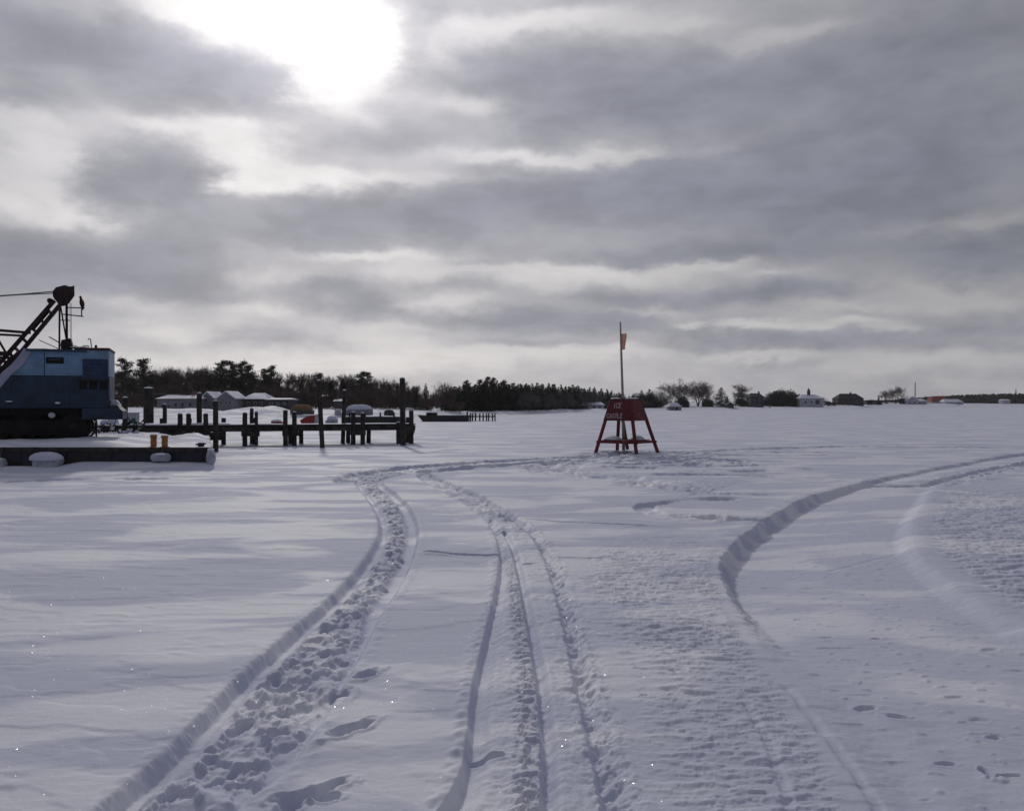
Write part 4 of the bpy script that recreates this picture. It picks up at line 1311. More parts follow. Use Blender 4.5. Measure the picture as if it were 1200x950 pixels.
def tall_pile(px0, py0, px1, py1, w, label, d=None):
    d = d or H * F / (py1 - HY)
    p = at(px1, 0, d); q = W(px0, py0, d)
    root = thing('mooring_pile', (p.x, d, 0), label, 'pile', 'tall mooring piles standing at the dock')
    r = w / F * d / 2
    pile_mesh(p, r, q.z, q.x - p.x, root, 'post', int(px0))
    MB().ellipsoid((q.x, d, q.z), (r * .95, r * .95, .09), 12, 6, zmin=0).build('snow_cover', M_SNOWC, root, smooth=True)
    MB().tube([(p.x, d, .0), (p.x, d, .05)], [r * 1.5, r * 1.15], 12).build('ice_collar', M_SNOWC, root, smooth=True)


tall_pile(471.5, 443.5, 472.5, 522.5, 6.6, 'tallest mooring pile, at the far end of the dock')
tall_pile(373.6, 446, 378, 525.5, 5.6, 'tall slim mooring pile leaning left, standing in front of the middle of the dock')
tall_pile(403.6, 457.5, 401.5, 520, 4.8, 'tall mooring pile behind the dock with the white topped boat to its right')
tall_pile(252.5, 470, 252.8, 530, 6.2, 'stout mooring pile standing right beside the barge end')
tall_pile(233.5, 461, 233.5, 523, 6.2, 'tall straight pile in front of the long white house')
tall_pile(295, 479, 295, 520, 4.6, 'taller middle pile of the short trio before the snow heap', dock_line(295) + 2.8)
tall_pile(300.5, 483, 300.5, 521, 4.0, 'right hand pile of the short trio before the snow heap', dock_line(300) + 2.3 - 2.6)
tall_pile(174, 455, 174, 513, 11.5, 'broadest dark pile cluster, close right of the crane', dock_line(174) + 2.7)
tall_pile(193, 474, 193, 513, 4.8, 'pile just right of the broad dark pile cluster', dock_line(193) + 2.6)
tall_pile(146.5, 466, 146.5, 514, 6, 'pile half hidden beside the crane counterweight', dock_line(146) - .4)

# rope between the piles, boxes and clutter on the dock
o_ = MB().tube([W(176, 461, dock_line(174) + 2.6), W(200, 462, 53.5), W(220, 463, 52.8), W(233, 461.5, 52)], .03, 6).build('slack_rope', M_WIRE, loc=(W(200, 462, 53).x, 53, 0))
tag(o_, 'rope strung high between the broad pile and the straight pile', 'rope')
d_ = dock_line(157) + 1.5
p_ = at(157, DZ + .08, d_)
o_ = thing('dock_box', tuple(p_), 'white storage box with a teal panel on the dock beside the crane', 'box')
a_, b_ = W(152, 484, d_), W(161, 498, d_)
MB().box((a_.x, d_ - .3, DZ + .02), (b_.x, d_ + .3, a_.z)).build('body', M_WHITEW, o_, bevel=.02)
MB().box((a_.x + .28, d_ - .33, DZ + .12), (b_.x + .03, d_ - .303, a_.z - .32)).build('panel', M_TEALP, o_)
MB().box((a_.x - .04, d_ - .34, a_.z + .003), (b_.x + .04, d_ + .34, a_.z + .05)).build('lid', M_SNOWC, o_, bevel=.02)
for i, (px, py0, py1, w_, lb) in enumerate([(133, 489, 499, 5, 'snow heap on the dock under the rear of the crane'), (123, 492, 499, 4, 'small snow heap on the dock close behind the crawler track')]):
    d_ = dock_line(px) + 1.0
    c = W(px, (py0 + py1) / 2, d_)
    m = MB().ellipsoid((c.x, d_, DZ + .05), (w_ * d_ / F, .5, max(.2, W(px, py0, d_).z - DZ)), 14, 8, .08, random.Random(i), zmin=0)
    o_ = m.build('snow_heap', M_SNOWC, smooth=True, loc=(c.x, d_, DZ)); tag(o_, lb, 'snow heap')
# coiled hoses and scrap, half buried between barge and dock
rn = random.Random(12)
for i, (px, d_, s_, lb) in enumerate([(140, 47.4, .5, 'tangle of bent scrap bars half buried behind the barge, near the crane'), (157, 47.7, .62, 'upright snow flecked tangle of wire behind the barge, left of the yellow bollards'), (117, 47.3, .45, 'low tangle of scrap bars beside the crawler track end')]):
    c = at(px, BZ, d_ - 2.0)
    o_ = thing('scrap_tangle', tuple(c), lb, 'scrap')
    m = MB()
    for q in range(26):
        a = Vector((rn.gauss(0, s_ * .5), rn.gauss(0, .25), rn.uniform(0, s_ * 1.5))); b = a + Vector((rn.gauss(0, s_ * .7), rn.gauss(0, .2), rn.gauss(0, s_ * .6)))
        b.z = max(b.z, 0)
        mid_ = (a + b) / 2 + Vector((rn.gauss(0, .08), 0, rn.gauss(0, .08)))
        m.tube([c + a, c + mid_, c + b], .03, 5)
    m.build('bars', M_BOOM, o_)['kind'] = 'stuff'
    m = MB()
    for q in range(9):
        m.ellipsoid(c + Vector((rn.gauss(0, s_ * .6), rn.gauss(-.1, .2), rn.uniform(.05, s_ * 1.2))), (rn.uniform(.05, .16), .1, rn.uniform(.04, .1)), 8, 6, .1, rn)
    m.build('snow_flecks', M_SNOWC, o_, smooth=True)['kind'] = 'stuff'


# ------------------------------------------------------------------ trees
def branchy(seed, levels=5, spread=.55, twig=1.0, trunks=1, droop=0.0, low=.25, width=.35, up=.25):
    """bare tree of height about 1: returns (trunk MB, twigs MB)"""
    rn = random.Random(seed)
    T_, B_ = MB(), MB()
    cnt = [0]

    def grow(p, d, L, r, lv):
        n = 3 if lv > 2 else 2
        pts = [p]; rs = [r]
        q = p; dd = d.copy()
        for i in range(n):
            dd = (dd + Vector((rn.gauss(0, .13), rn.gauss(0, .13), rn.gauss(0, .10) + up * .15 - droop * (levels - lv) * .03))).normalized()
            q = q + dd * (L / n); pts.append(q); rs.append(r * (1 - .45 * (i + 1) / n))
        (T_ if lv >= levels - 1 else B_).tube(pts, rs, 5 if lv >= levels - 1 else 3, cap=False)
        if lv == 0: return
        k = rn.choice((3, 4)) if lv > 1 else rn.choice((4, 5))
        for i in range(k):
            t = rn.uniform(.35, 1.0) if lv < levels else rn.uniform(low, 1.0)
            idx = min(int(t * n), n - 1); f = t * n - idx
            bp = pts[idx].lerp(pts[idx + 1], f)
            ax = Vector((rn.gauss(0, 1), rn.gauss(0, 1), rn.gauss(0, 1))).cross(dd).normalized()
            a_ = rn.uniform(.35, .95) * spread * 1.6
            nd = (Matrix.Rotation(a_, 3, ax) @ dd).normalized()
            grow(bp, nd, L * rn.uniform(.55, .78), max(rs[idx] * .55, .0016 * twig), lv - 1)
        grow(pts[-1], dd, L * .7, max(rs[-1] * .9, .0016 * twig), lv - 1)
    for q in range(trunks):
        a_ = rn.uniform(0, 6.28)
        d0 = Vector((math.cos(a_) * (.22 if trunks > 1 else .04), math.sin(a_) * .2, 1)).normalized()
        grow(Vector((0, 0, -.02)), d0, width, .022 / math.sqrt(trunks), levels)
    mx = max(v[2] for v in B_.v)
    mx *= .93
    for M_ in (T_, B_): M_.v = [(v[0] / mx, v[1] / mx, v[2] / mx) for v in M_.v]
    return T_, B_


def tri_leaf(m, p, d, L, w, rn):
    a = d.cross(Vector((rn.gauss(0, 1), rn.gauss(0, 1), rn.gauss(0, 1)))).normalized() * w
    n = len(m.v)
    m.v += [tuple(p - a), tuple(p + a), tuple(p + d * L + a * .3), tuple(p + d * L - a * .3)]
    m.f.append((n, n + 1, n + 2, n + 3))


def spruce(seed, wide=.17, base=.06, dens=1.0, n=46):
    rn = random.Random(seed)
    T_, C_ = MB(), MB()
    T_.tube([(0, 0, -.03), (0, 0, .5), (0, 0, .98)], [.016, .009, .002], 6)
    lean = rn.uniform(-.01, .01)
    for i in range(n):
        t = i / (n - 1); z = base + (1 - base) * t
        R_ = wide * (1 - t) ** .85 * rn.uniform(.72, 1.15) + .006
        k = int((11 * (1 - t) + 4) * dens)
        for j in range(k):
            a_ = rn.uniform(0, 6.283); r_ = R_ * rn.uniform(.55, 1.12)
            d = Vector((math.cos(a_), math.sin(a_), rn.uniform(-.35, .05)))
            for q in range(4):
                f = (q + .6) / 4
                p = Vector((lean * t, 0, z)) + d * r_ * f * .9
                tri_leaf(C_, p, (d + Vector((rn.gauss(0, .4), rn.gauss(0, .4), rn.gauss(-.1, .25)))).normalized(), .035 * (1.2 - t * .6), .011, rn)
    C_.f.append  # crown of many small sprays
    tip = Vector((lean, 0, .97))
    for q in range(6): tri_leaf(C_, tip - Vector((0, 0, q * .012)), Vector((rn.gauss(0, .3), rn.gauss(0, .3), 1)).normalized(), .035, .004, rn)
    return T_, C_


def pine(seed, n=24, wide=.25, low=.30):
    """irregular white pine: bare leader with flat windswept plates of needles"""
    rn = random.Random(seed)
    T_, C_ = MB(), MB()
    T_.tube([(0, 0, -.03), (.01, 0, .4), (0, .01, .75), (.01, 0, .97)], [.02, .014, .009, .003], 6)
    for i in range(n):
        t = i / (n - 1); z = low + (.97 - low) * t
        a_ = rn.uniform(0, 6.283)
        L = wide * (1 - .72 * t) * rn.uniform(.45, 1.25)
        d = Vector((math.cos(a_), math.sin(a_), rn.uniform(.05, .45)))
        b0 = Vector((0, 0, z)); b1 = b0 + d * L
        T_.tube([b0, b0.lerp(b1, .5) + Vector((0, 0, -.01)), b1], [.006, .004, .0015], 4, cap=False)
        for q in range(130):
            f = rn.uniform(.15, 1.08)
            p = b0 + d * L * f + Vector((rn.gauss(0, .030), rn.gauss(0, .030), rn.gauss(.008, .017)))
            tri_leaf(C_, p, Vector((rn.gauss(0, 1), rn.gauss(0, 1), rn.gauss(.5, .6))).normalized(), .022, .008, rn)
    return T_, C_


def dome(seed, n=5200, rx=.62):
    """rounded evergreen clump, ragged on top, solid below"""
    rn = random.Random(seed)
    T_, C_ = MB(), MB()
    T_.tube([(0, 0, -.03), (0, 0, .5)], [.03, .015], 6)
    bumps = [(rn.uniform(0, 6.28), rn.uniform(0, 1.4), rn.uniform(.06, .16)) for _ in range(14)]
    for q in range(n):
        a = rn.uniform(0, 6.283); e = math.asin(rn.uniform(0, 1)) if rn.random() < .8 else rn.uniform(0, .4)
        R_ = .86 + sum(h * math.exp(-((math.remainder(a - ba, 6.283)) / .5) ** 2 - ((e - be) / .35) ** 2) for ba, be, h in bumps)
        f = R_ * rn.uniform(.55, 1.04)
        p = Vector((math.cos(a) * math.cos(e) * rx * f, math.sin(a) * math.cos(e) * rx * f, math.sin(e) ** .8 * .92 * f + .01))
        tri_leaf(C_, p, Vector((rn.gauss(0, 1), rn.gauss(0, 1), rn.gauss(.8, .6))).normalized(), .055, .018, rn)
    return T_, C_


def bushy(seed, n=3400, wide=.45):
    """broad dark evergreen mass of leaf-sized sprays"""
    rn = random.Random(seed)
    T_, C_ = MB(), MB()
    T_.tube([(0, 0, -.03), (0, 0, .5)], [.03, .015], 6)
    lobes = [(rn.gauss(0, wide * .42), rn.gauss(0, wide * .35), rn.uniform(.2, .74), rn.uniform(.16, .27)) for _ in range(20)]
    for q in range(n):
        lx, ly, lzz, lr = rn.choice(lobes)
        v = Vector((rn.gauss(0, 1), rn.gauss(0, 1), rn.gauss(0, 1))).normalized() * lr * rn.uniform(.5, 1.08)
        p = Vector((lx, ly, max(lzz + v.z, .01))); p.x += v.x * 1.2; p.y += v.y * 1.2
        tri_leaf(C_, p, Vector((rn.gauss(0, 1), rn.gauss(0, 1), rn.gauss(.6, .6))).normalized(), .05, .018, rn)
    return T_, C_


def proto(name, TB, mt, mb_, crown_name):
    root = bpy.data.objects.new(name, None); COL.objects.link(root)
    TB[0].build('trunk', mt, root, loc=(0, 0, 0))
    TB[1].build(crown_name, mb_, root, loc=(0, 0, 0))
    root['_used'] = 0
    return root


PROTO = {
    'bare': [proto('bare_tree', branchy(s_, 5, .55, 1.0, 1, low=.3), M_BARK, M_TWIG, 'branches') for s_ in (1, 2, 3)],
    'elm': [proto('bare_tree', branchy(s_, 5, .58, .6, t_, low=.35, width=.30), M_BARK, M_TWIG, 'branches') for s_, t_ in ((11, 2), (12, 3))],
    'brush': [proto('bare_shrub', branchy(s_, 4, .5, 1.6, 5, low=.1, width=.42), M_TWIG, M_TWIG, 'branches') for s_ in (21, 22, 23)],
    'greybrush': [proto('bare_shrub', branchy(s_, 4, .5, 1.3, 4, low=.1, width=.42), M_TWIG2, M_TWIG2, 'branches') for s_ in (31, 32)],
    'spruce': [proto('spruce_tree', spruce(s_, w_), M_BARK, M_NEEDLE, 'crown') for s_, w_ in ((41, .16), (42, .2), (43, .24), (44, .19))],
    'cedar': [proto('cedar_tree', spruce(s_, w_, .0, 1.3), M_BARK, M_NEEDLE, 'crown') for s_, w_ in ((51, .30), (52, .38))],
    'pine': [proto('pine_tree', pine(s_), M_BARK, M_PINE, 'crown') for s_ in (61, 62, 63, 64)],
    'dome': [proto('evergreen_clump', dome(s_), M_BARK, M_NEEDLE, 'crown') for s_ in (81, 82)],
    'bush': [proto('evergreen_bush', bushy(s_), M_BARK, M_NEEDLE, 'crown') for s_ in (71, 72)],
}


def plant(kind, px, pytop, d, label, group=None, wx=1.0, var=None, cat=None, rz=None):
    x = (px - CX) / F * d; y = d
    z0 = lz(x, y) - .05
    h = H + (HY - pytop) / F * d - z0
    pr = PROTO[kind][var if var is not None else random.randrange(len(PROTO[kind]))]
    o = pr if pr['_used'] == 0 else copy_tree(pr)
    pr['_used'] = 1
    o.location = (x, y, z0); o.scale = (h * wx, h * wx, h)
    o.rotation_euler = (0, 0, random.uniform(0, 6.28) if rz is None else rz)
    tag(o, label, cat or ('shrub' if 'brush' in kind or kind in ('bush', 'dome') else 'tree'), group)
    return o


random.seed(21)
# ----- left shore: named pines first
for (px, py, var, lb) in [(146, 421, 0, 'ragged pine rising just right of the crane, leftmost of all the pines'), (168, 421, 1, 'slim pine with a flat tip, second from the crane'),
                          (260, 423.5, 2, 'one sided windswept pine above the white house, its branches swept left'), (273, 424.5, 3, 'rounded pine between the windswept one and the tallest clump'),
                          (284, 424, 0, 'pine in the tallest clump left of centre on the wooded shore'), (292, 428, 1, 'lower pine leaning right beside the tallest clump'),
                          (310, 433, 2, 'low pine left of the square topped one'), (318.5, 429.5, 3, 'square topped pine right of the tall clump'),
                          (423, 436, 0, 'left one of two close pines above the boats behind the dock'), (430, 436.5, 1, 'right one of two close pines above the boats behind the dock'),
                          (374, 438, 2, 'pine showing above the tall leaning pile')]:
    plant('pine', px, py, 232 + random.uniform(-6, 10), lb, 'pines standing above the left shore wood', 1.25, var)


def sky_left(px):
    return 0.5 + np.interp(px, [100, 150, 200, 250, 300, 330, 380, 440, 470, 500, 520, 550], [433, 434, 432, 431, 437, 438, 440, 441, 446, 450, 449, 452])


for i in range(74):
    px = 118 + i * 5.1 + random.uniform(-2, 2)
    plant('bare', px, sky_left(px) + random.uniform(-3, 5), random.uniform(235, 262), 'bare brown tree in the leafless wood on the left shore', 'bare trees of the left shore wood', random.uniform(.85, 1.25))
for i in range(28):
    px = 130 + i * 13 + random.uniform(-3, 3)
    plant('spruce', px, sky_left(px) + random.uniform(2, 10), random.uniform(225, 250), 'dark spruce mixed into the leafless wood on the left shore', 'spruces in the left shore wood', random.uniform(1.5, 2.1))
for i in range(46):
    px = 125 + i * 8 + random.uniform(-3, 3)
    plant('brush', px, 458 + random.uniform(-7, 6), random.uniform(205, 218), 'brown leafless shrub at the foot of the left shore wood', 'shrubs at the foot of the left shore wood', random.uniform(.9, 1.3))
plant('cedar', 499, 449.5, 205, 'broad dark conifer right of the tallest pile, taller than its neighbours', wx=1.15, var=0)
plant('cedar', 488, 455, 208, 'shorter dark conifer between the tallest pile and the broad conifer', wx=1.0, var=1)
plant('brush', 517, 448.5, 196, 'large pale brown leafless tree beside the dark conifer wood', wx=1.1, var=0, cat='tree')
plant('brush', 529, 458, 190, 'brown leafless tree sloping down to the far barge', wx=1.2, var=1, cat='tree')
plant('brush', 539, 470, 186, 'low brown thicket above the right end of the far barge', wx=1.6, var=2)
plant('brush', 505, 462, 186, 'brown leafless shrub above the middle of the far barge', wx=1.1, var=2)


# ----- the dark conifer wood in the middle
def sky_mid(px):
    return np.interp(px, [525, 548, 560, 575, 590, 610, 640, 670, 700, 720, 745], [453, 451, 450, 447, 449, 450, 451, 453, 456, 460, 464])


for i in range(96):
    px = 524 + i * 2.25 + random.uniform(-1, 1)
    a_ = math.degrees(math.atan((px - CX) / F)); s_ = float(np.interp(a_, _ANG, _DST))
    row = i % 3
    d = s_ + 22 + row * 14 + random.uniform(-4, 4)
    plant('spruce', px, sky_mid(px) + random.uniform(-2.6, 1.2) + (2 - row) * 1.2, d, 'dark spruce in the dense conifer wood behind the ice, left of the marker', 'spruces of the dense middle wood', random.uniform(1.8, 2.6))
for i, (px, py, lb) in enumerate([(547, 446, 'small pine standing above the left part of the dense conifer wood'), (563, 445, 'pine left of the highest tip of the dense conifer wood'), (571, 442, 'highest pine of the dense conifer wood'),
                                  (577, 443.5, 'pine just right of the highest tip of the dense conifer wood'), (590, 446, 'dark pine at the shoulder of the dense conifer wood')]):
    plant('pine', px, py, 275, lb, 'pines above the dense middle wood', 1.2, i % 4)
for i in range(14):
    px = 612 + i * 7.5
    a_ = math.degrees(math.atan((px - CX) / F)); s_ = float(np.interp(a_, _ANG, _DST))
    plant('greybrush', px, 465 + random.uniform(-8, 4), s_ + random.uniform(10, 18), 'faint grey leafless tree in front of the dense conifer wood', 'grey leafless trees before the dense wood', random.uniform(.8, 1.1), cat='tree')

# ----- right of the marker
D_ = lambda px, e=18: float(np.interp(math.degrees(math.atan((px - CX) / F)), _ANG, _DST)) + e
for (kind, px, py, lb, wx, var) in [
    ('cedar', 752, 458, 'dark conifer clump right behind the marker, its left half', 1.2, 0), ('cedar', 761, 457, 'dark conifer clump right behind the marker, its right half', 1.2, 1),
    ('dome', 751, 461, 'dense dark evergreen mass right behind the marker, nearer the boards', .8, 0), ('dome', 761, 459.5, 'dense dark evergreen mass behind the marker, the half farther from the boards', .7, 1),
    ('spruce', 742, 463, 'small spruce just right of the marker top', 1.6, 2),
    ('greybrush', 774, 458, 'pale leafless tree between the dark clump and the twin elms', 1.1, 0), ('greybrush', 782, 461, 'low pale leafless tree above the shed', 1.1, 1),
    ('elm', 804, 445, 'large spreading bare elm with forked trunk behind the shed', 1.05, 0), ('elm', 818, 446.5, 'second spreading bare elm, right of the larger one', .95, 1),
    ('elm', 829, 451, 'third bare elm, half behind the pointed evergreen', .8, 0),
    ('dome', 800, 463, 'round dark thicket behind the elm trunks', .7, 0), ('dome', 829, 466, 'low dark evergreen left of the pointed one', .75, 1),
    ('cedar', 845, 455, 'pointed dark evergreen right of the bare elms', 1.25, 1), ('cedar', 852, 465, 'small pointed evergreen beside the larger pointed one', 1.0, 0),
    ('bare', 862, 451.5, 'wispy bare tree left of the dark tall house', 1.2, 1), ('bare', 872, 452, 'wispy bare tree reaching over the dark tall house', 1.1, 2),
    ('bush', 867, 466, 'dark bush in front of the wispy bare trees', .8, 1), ('bush', 873, 468, 'low dark bush at the foot of the dark tall house', .8, 0),
    ('dome', 908, 457.5, 'left lobe of the big rounded evergreen clump', 1.0, 0), ('dome', 921, 455.5, 'highest middle lobe of the big rounded evergreen clump', 1.05, 1), ('dome', 934, 461, 'right sloping lobe of the big rounded evergreen clump', .9, 0),
    ('bush', 970, 470, 'dark low bush right of the house with the cupola', .9, 1), ('bush', 977, 471.5, 'dark low bush left of the hip roofed house', 1.0, 0),
    ('greybrush', 962, 465.5, 'leafless shrub against the house with the cupola', 1.3, 0),
    ('bush', 1018, 468.5, 'dark bush right of the hip roofed house', 1.1, 1), ('bush', 1030, 469, 'dark bush in the low row toward the bare tree', 1.3, 0), ('bush', 1043, 469, 'dark bush below the spreading bare tree', 1.2, 1),
    ('spruce', 1029.5, 464, 'tiny spruce poking above the low bush row', 1.2, 0),
    ('elm', 1049.5, 453, 'spreading bare tree left of the thin mast', .8, 1), ('bare', 1040, 459, 'faint small bare tree left of the spreading one', 1.1, 0), ('bush', 1056, 466, 'dark evergreen bush left of the white harbour house', .8, 0)]:
    plant(kind, px, py - 1, D_(px) + (30 if kind in ('elm', 'bare') else 14), lb, None, wx * {'cedar': 1.8, 'bush': 1.8, 'elm': 1.55, 'bare': 1.45, 'dome': 1.35}.get(kind, 1.2), var)
for i in range(40):
    px = 737 + i * 1.7 if i < 24 else 966 + (i - 24) * 5.6
    plant('brush', px, 472 + random.uniform(-3, 2) - (2 if px < 775 else 0), D_(px) + random.uniform(6, 16), 'low dark leafless shrub in the thicket along the right hand shore', 'shrubs along the right hand shore', random.uniform(1.6, 2.6))

# far right wood: a single far mass
def far_wood():
    rn = random.Random(5)
    m = MB()
    for i in range(560):
        px = rn.uniform(1012, 1330)
        top = np.interp(px, [1012, 1060, 1075, 1120, 1150, 1200, 1330], [470, 469, 466, 463.2, 462, 460.5, 458]) + rn.uniform(-.7, 1.4)
        d = rn.uniform(900, 985)
        x = (px - CX) / F * d
        z0 = lz(x, d) - 1.0
        h = H + (HY - top) / F * d - z0
        w = rn.uniform(2.4, 4.0)
        for q in range(16):
            t = q / 16; z = z0 + h * t; R_ = w * (1 - t) ** .7
            for j in range(4):
                a_ = rn.uniform(0, 6.283); p = Vector((x, d, z)) + Vector((math.cos(a_), math.sin(a_), 0)) * R_ * rn.uniform(.1, .7)
                tri_leaf(m, p, Vector((math.cos(a_) * .8, math.sin(a_) * .8, rn.uniform(-.3, .6))).normalized(), R_ * .55 + .9, .8, rn)
    o = m.build('far_woods', M_NEEDLE, loc=((1170 - CX) / F * 940, 940, 0))
    tag(o, 'far dark wood along the horizon at the right edge', 'woods', kind='stuff')


far_wood()
plant('spruce', 1190.5, 455.5, 905, 'lone spire of a spruce above the far right wood', None, .9, 0)


def underwood():
    """dense leafless undergrowth that closes the left and middle woods low down"""
    rn = random.Random(9)
    m = MB()
    for i in range(15000):
        px = rn.uniform(60, 750)
        a_ = math.degrees(math.atan((px - CX) / F)); s_ = float(np.interp(a_, _ANG, _DST))
        d = s_ + rn.uniform(52, 100)
        x = (px - CX) / F * d; z0 = float(0.75 + 1.4 * min(1, (d - s_ - 10) / 90)) - .6
        h = rn.uniform(.5, 8.5) * (1.0 if px < 640 else .65) * (.8 if 480 < px < 560 else 1)
        b = Vector((x, d, z0 + h * rn.uniform(.0, .6)))
        t = b + Vector((rn.gauss(0, .5), rn.gauss(0, .3), rn.uniform(.8, 2.2)))
        a = Vector((rn.uniform(.06, .22), rn.uniform(-.05, .05), 0))
        n = len(m.v); m.v += [tuple(b - a), tuple(b + a), tuple(t)]; m.f.append((n, n + 1, n + 2))
    o = m.build('undergrowth', M_TWIG, loc=(-60, 240, 0))
    tag(o, 'dense brown undergrowth filling the wood along the left shore', 'undergrowth', kind='stuff')


underwood()


# ------------------------------------------------------------------ houses
def house(px0, px1, pyroof, pyeave, pybase, d, label, wall, roof, depth=7.0, gable=False, hip=0.0, wins=(), chim=None, snow=True, name='house', wing=None, rz=0, door=None):
    k = d / F
    x0, x1 = (px0 - CX) * k, (px1 - CX) * k
    zb = min(H + (HY - pybase) * k, lz((x0 + x1) / 2, d)) - .3
    zr, ze = H + (HY - pyroof) * k, H + (HY - pyeave) * k
    root = thing(name, ((x0 + x1) / 2, d, zb), label, 'house' if name != 'shed' else 'shed', None)
    MB().box((x0, d, zb), (x1, d + depth, ze)).build('wall', wall, root)
    oh = .35
    rm = M_SNOWC if snow else roof
    th = .22
    if gable:            # ridge runs away from the camera: gable faces us
        xc = (x0 + x1) / 2
        MB().prism([(x0 + .01, ze + .002), (x1 - .01, ze + .002), (xc, zr - .05)], d + .01, d + depth - .01).build('gable', wall, root)
        for s_, xe in ((-1, x0 - oh), (1, x1 + oh)):
            zz = ze - .2
            vs = []
            for yy in (d - oh, d + depth + oh):
                vs += [(xe, yy, zz), (xc, yy, zr), (xc, yy, zr + th), (xe, yy, zz + th)]
            MB().add(vs, [(0, 1, 2, 3), (7, 6, 5, 4), (0, 1, 5, 4), (1, 2, 6, 5), (2, 3, 7, 6), (3, 0, 4, 7)]).build('roof', rm, root)
    else:
        yc = d + depth / 2; hx = hip * (zr - ze)
        vs = [(x0 - oh, d - oh, ze + .003), (x1 + oh, d - oh, ze + .003), (x1 + oh, d + depth + oh, ze + .003), (x0 - oh, d + depth + oh, ze + .003), (x0 - oh * (hip == 0) + hx, yc, zr), (x1 + oh * (hip == 0) - hx, yc, zr)]
        MB().add(vs, [(0, 1, 5, 4), (1, 2, 5), (2, 3, 4, 5), (3, 0, 4), (0, 3, 2, 1)]).build('roof', rm, root)
        MB().box((x0 - oh - .02, d - oh - .05, ze - .16), (x1 + oh + .02, d - oh - .003, ze - .002)).build('eave_board', roof, root)
    for (wx, wy, ww, wh) in wins:       # pixel centre and size
        a = (wx - ww / 2 - CX) * k; b = (wx + ww / 2 - CX) * k
        c0 = H + (HY - (wy + wh / 2)) * k; c1 = H + (HY - (wy - wh / 2)) * k
        w_ = MB().box((a, d - .05, c0), (b, d - .004, c1)).build('window', M_WHITEW if wall not in (M_WHITEW,) else M_GREYW, root)
        MB().box((a + .07, d - .065, c0 + .07), (b - .07, d - .051, c1 - .07)).build('pane', M_GLASS, w_)
    if door:
        a = (door - CX) * k
        MB().box((a - .5, d - .06, zb + .3), (a + .5, d - .004, zb + 2.4)).build('door', M_DARKW, root)
    if chim:
        a = (chim - CX) * k
        MB().box((a - .35, d + depth / 2 - .35, ze), (a + .35, d + depth / 2 + .35, zr + .9)).build('chimney', M_BRICK, root)
    return root


house(184, 233, 462.5, 467, 488, 186, 'long pale house with snowy roof behind the left end of the dock', M_GREYW, M_DROOF, 8, hip=.9,
      wins=[(190, 476, 3, 4), (198, 476, 3, 4), (206, 474, 4, 5), (214, 474, 4, 5), (223, 474, 4, 5), (206, 484, 4, 5), (223, 484, 4, 4)], chim=219, door=214)
house(236.5, 249, 459.5, 466, 486, 190, 'narrow pale gabled house right of the long pale house', M_GREYW, M_DROOF, 8, gable=True, wins=[(242, 469, 2.6, 3.4), (240, 476, 2.2, 3.4), (245, 476, 2.2, 3.4)])
house(255, 274.5, 459, 466.5, 478, 188, 'grey gabled cottage with dark windows behind the snow heap', M_GREYW, M_DROOF, 8, gable=True, wins=[(259.5, 472, 2.6, 4), (264.5, 472, 2.6, 4), (269.5, 472, 2.6, 4), (264.5, 464, 2.2, 2.6)])
house(284, 311, 460, 467.5, 480, 194, 'brown house with broad hipped roof between cottage and flat roofed building', M_BROWNW, M_DROOF, 9, hip=.9, wins=[(291, 473, 3, 4), (299, 473, 3, 4), (306, 473, 3, 4)])
house(311.5, 338, 466, 468, 479, 188, 'low flat roofed dark building with a white roof line', M_DARKW, M_DROOF, 8, hip=.5, wins=[(318, 473, 4, 3), (326, 473, 4, 3), (333, 473, 3, 3)])
house(375, 382, 462.4, 464.4, 470, 215, 'tiny snowy roof in the wood beside the tall leaning pile', M_BROWNW, M_DROOF, 5)
house(392, 402, 467.5, 470, 477, 205, 'small snowy roof in the wood left of the pile behind the dock', M_BROWNW, M_DROOF, 5)
house(682, 708, 471, 474.5, 483, 292, 'pale low house among grey trees left of the marker', M_WHITEW, M_DROOF, 8, hip=.6, wins=[(688, 477, 2.4, 2.6), (696, 477, 2.4, 2.6), (703, 477, 2.4, 2.6)])
house(672, 681, 473, 476, 483, 296, 'small outbuilding left of the pale low house', M_GREYW, M_DROOF, 6, gable=True, wins=[(676.5, 478.5, 1.8, 2)])
house(784, 798.5, 472, 476.5, 483, 336, 'small pale shed with a pitched roof in front of the bare elms', M_GREYW, M_DROOF, 5, hip=.7, name='shed', wins=[(788, 479, 2, 2)], door=793)
house(852.5, 860, 472, 474.5, 480.5, 372, 'low dark boathouse right of the pointed evergreen', M_DARKW, M_DROOF, 5, gable=True, snow=False, name='shed', wins=[(856, 476.5, 1.8, 1.6)])
house(880, 895, 460.5, 465, 479, 402, 'dark tall house beside the wispy bare trees', M_DARKW, M_DROOF, 8, hip=.5, snow=False, wins=[(884, 469, 1.8, 2.6), (890, 469, 1.8, 2.6), (884, 474.5, 1.8, 2.4), (890, 474.5, 1.8, 2.4)], chim=892)
hs = house(938, 965, 462, 467, 480, 420, 'pale house carrying a dark pointed cupola on its roof', M_WHITEW, M_DROOF, 10, hip=1.1, wins=[(944, 471, 2, 2.8), (958, 471, 5, 5), (951, 471, 2, 2.8)])
k_ = 424 / F
c_ = ((948.5 - CX) * k_, 425.0)
MB().tube([(c_[0], c_[1], H + (HY - 464) * k_), (c_[0], c_[1], H + (HY - 458.5) * k_)], .85, 8).build('cupola', M_DARKW, hs)
MB().tube([(c_[0], c_[1], H + (HY - 458.4) * k_), (c_[0], c_[1], H + (HY - 456.6) * k_), (c_[0], c_[1], H + (HY - 454.5) * k_)], [1.0, .55, .05], 8).build('cupola_roof', M_DROOF, hs)
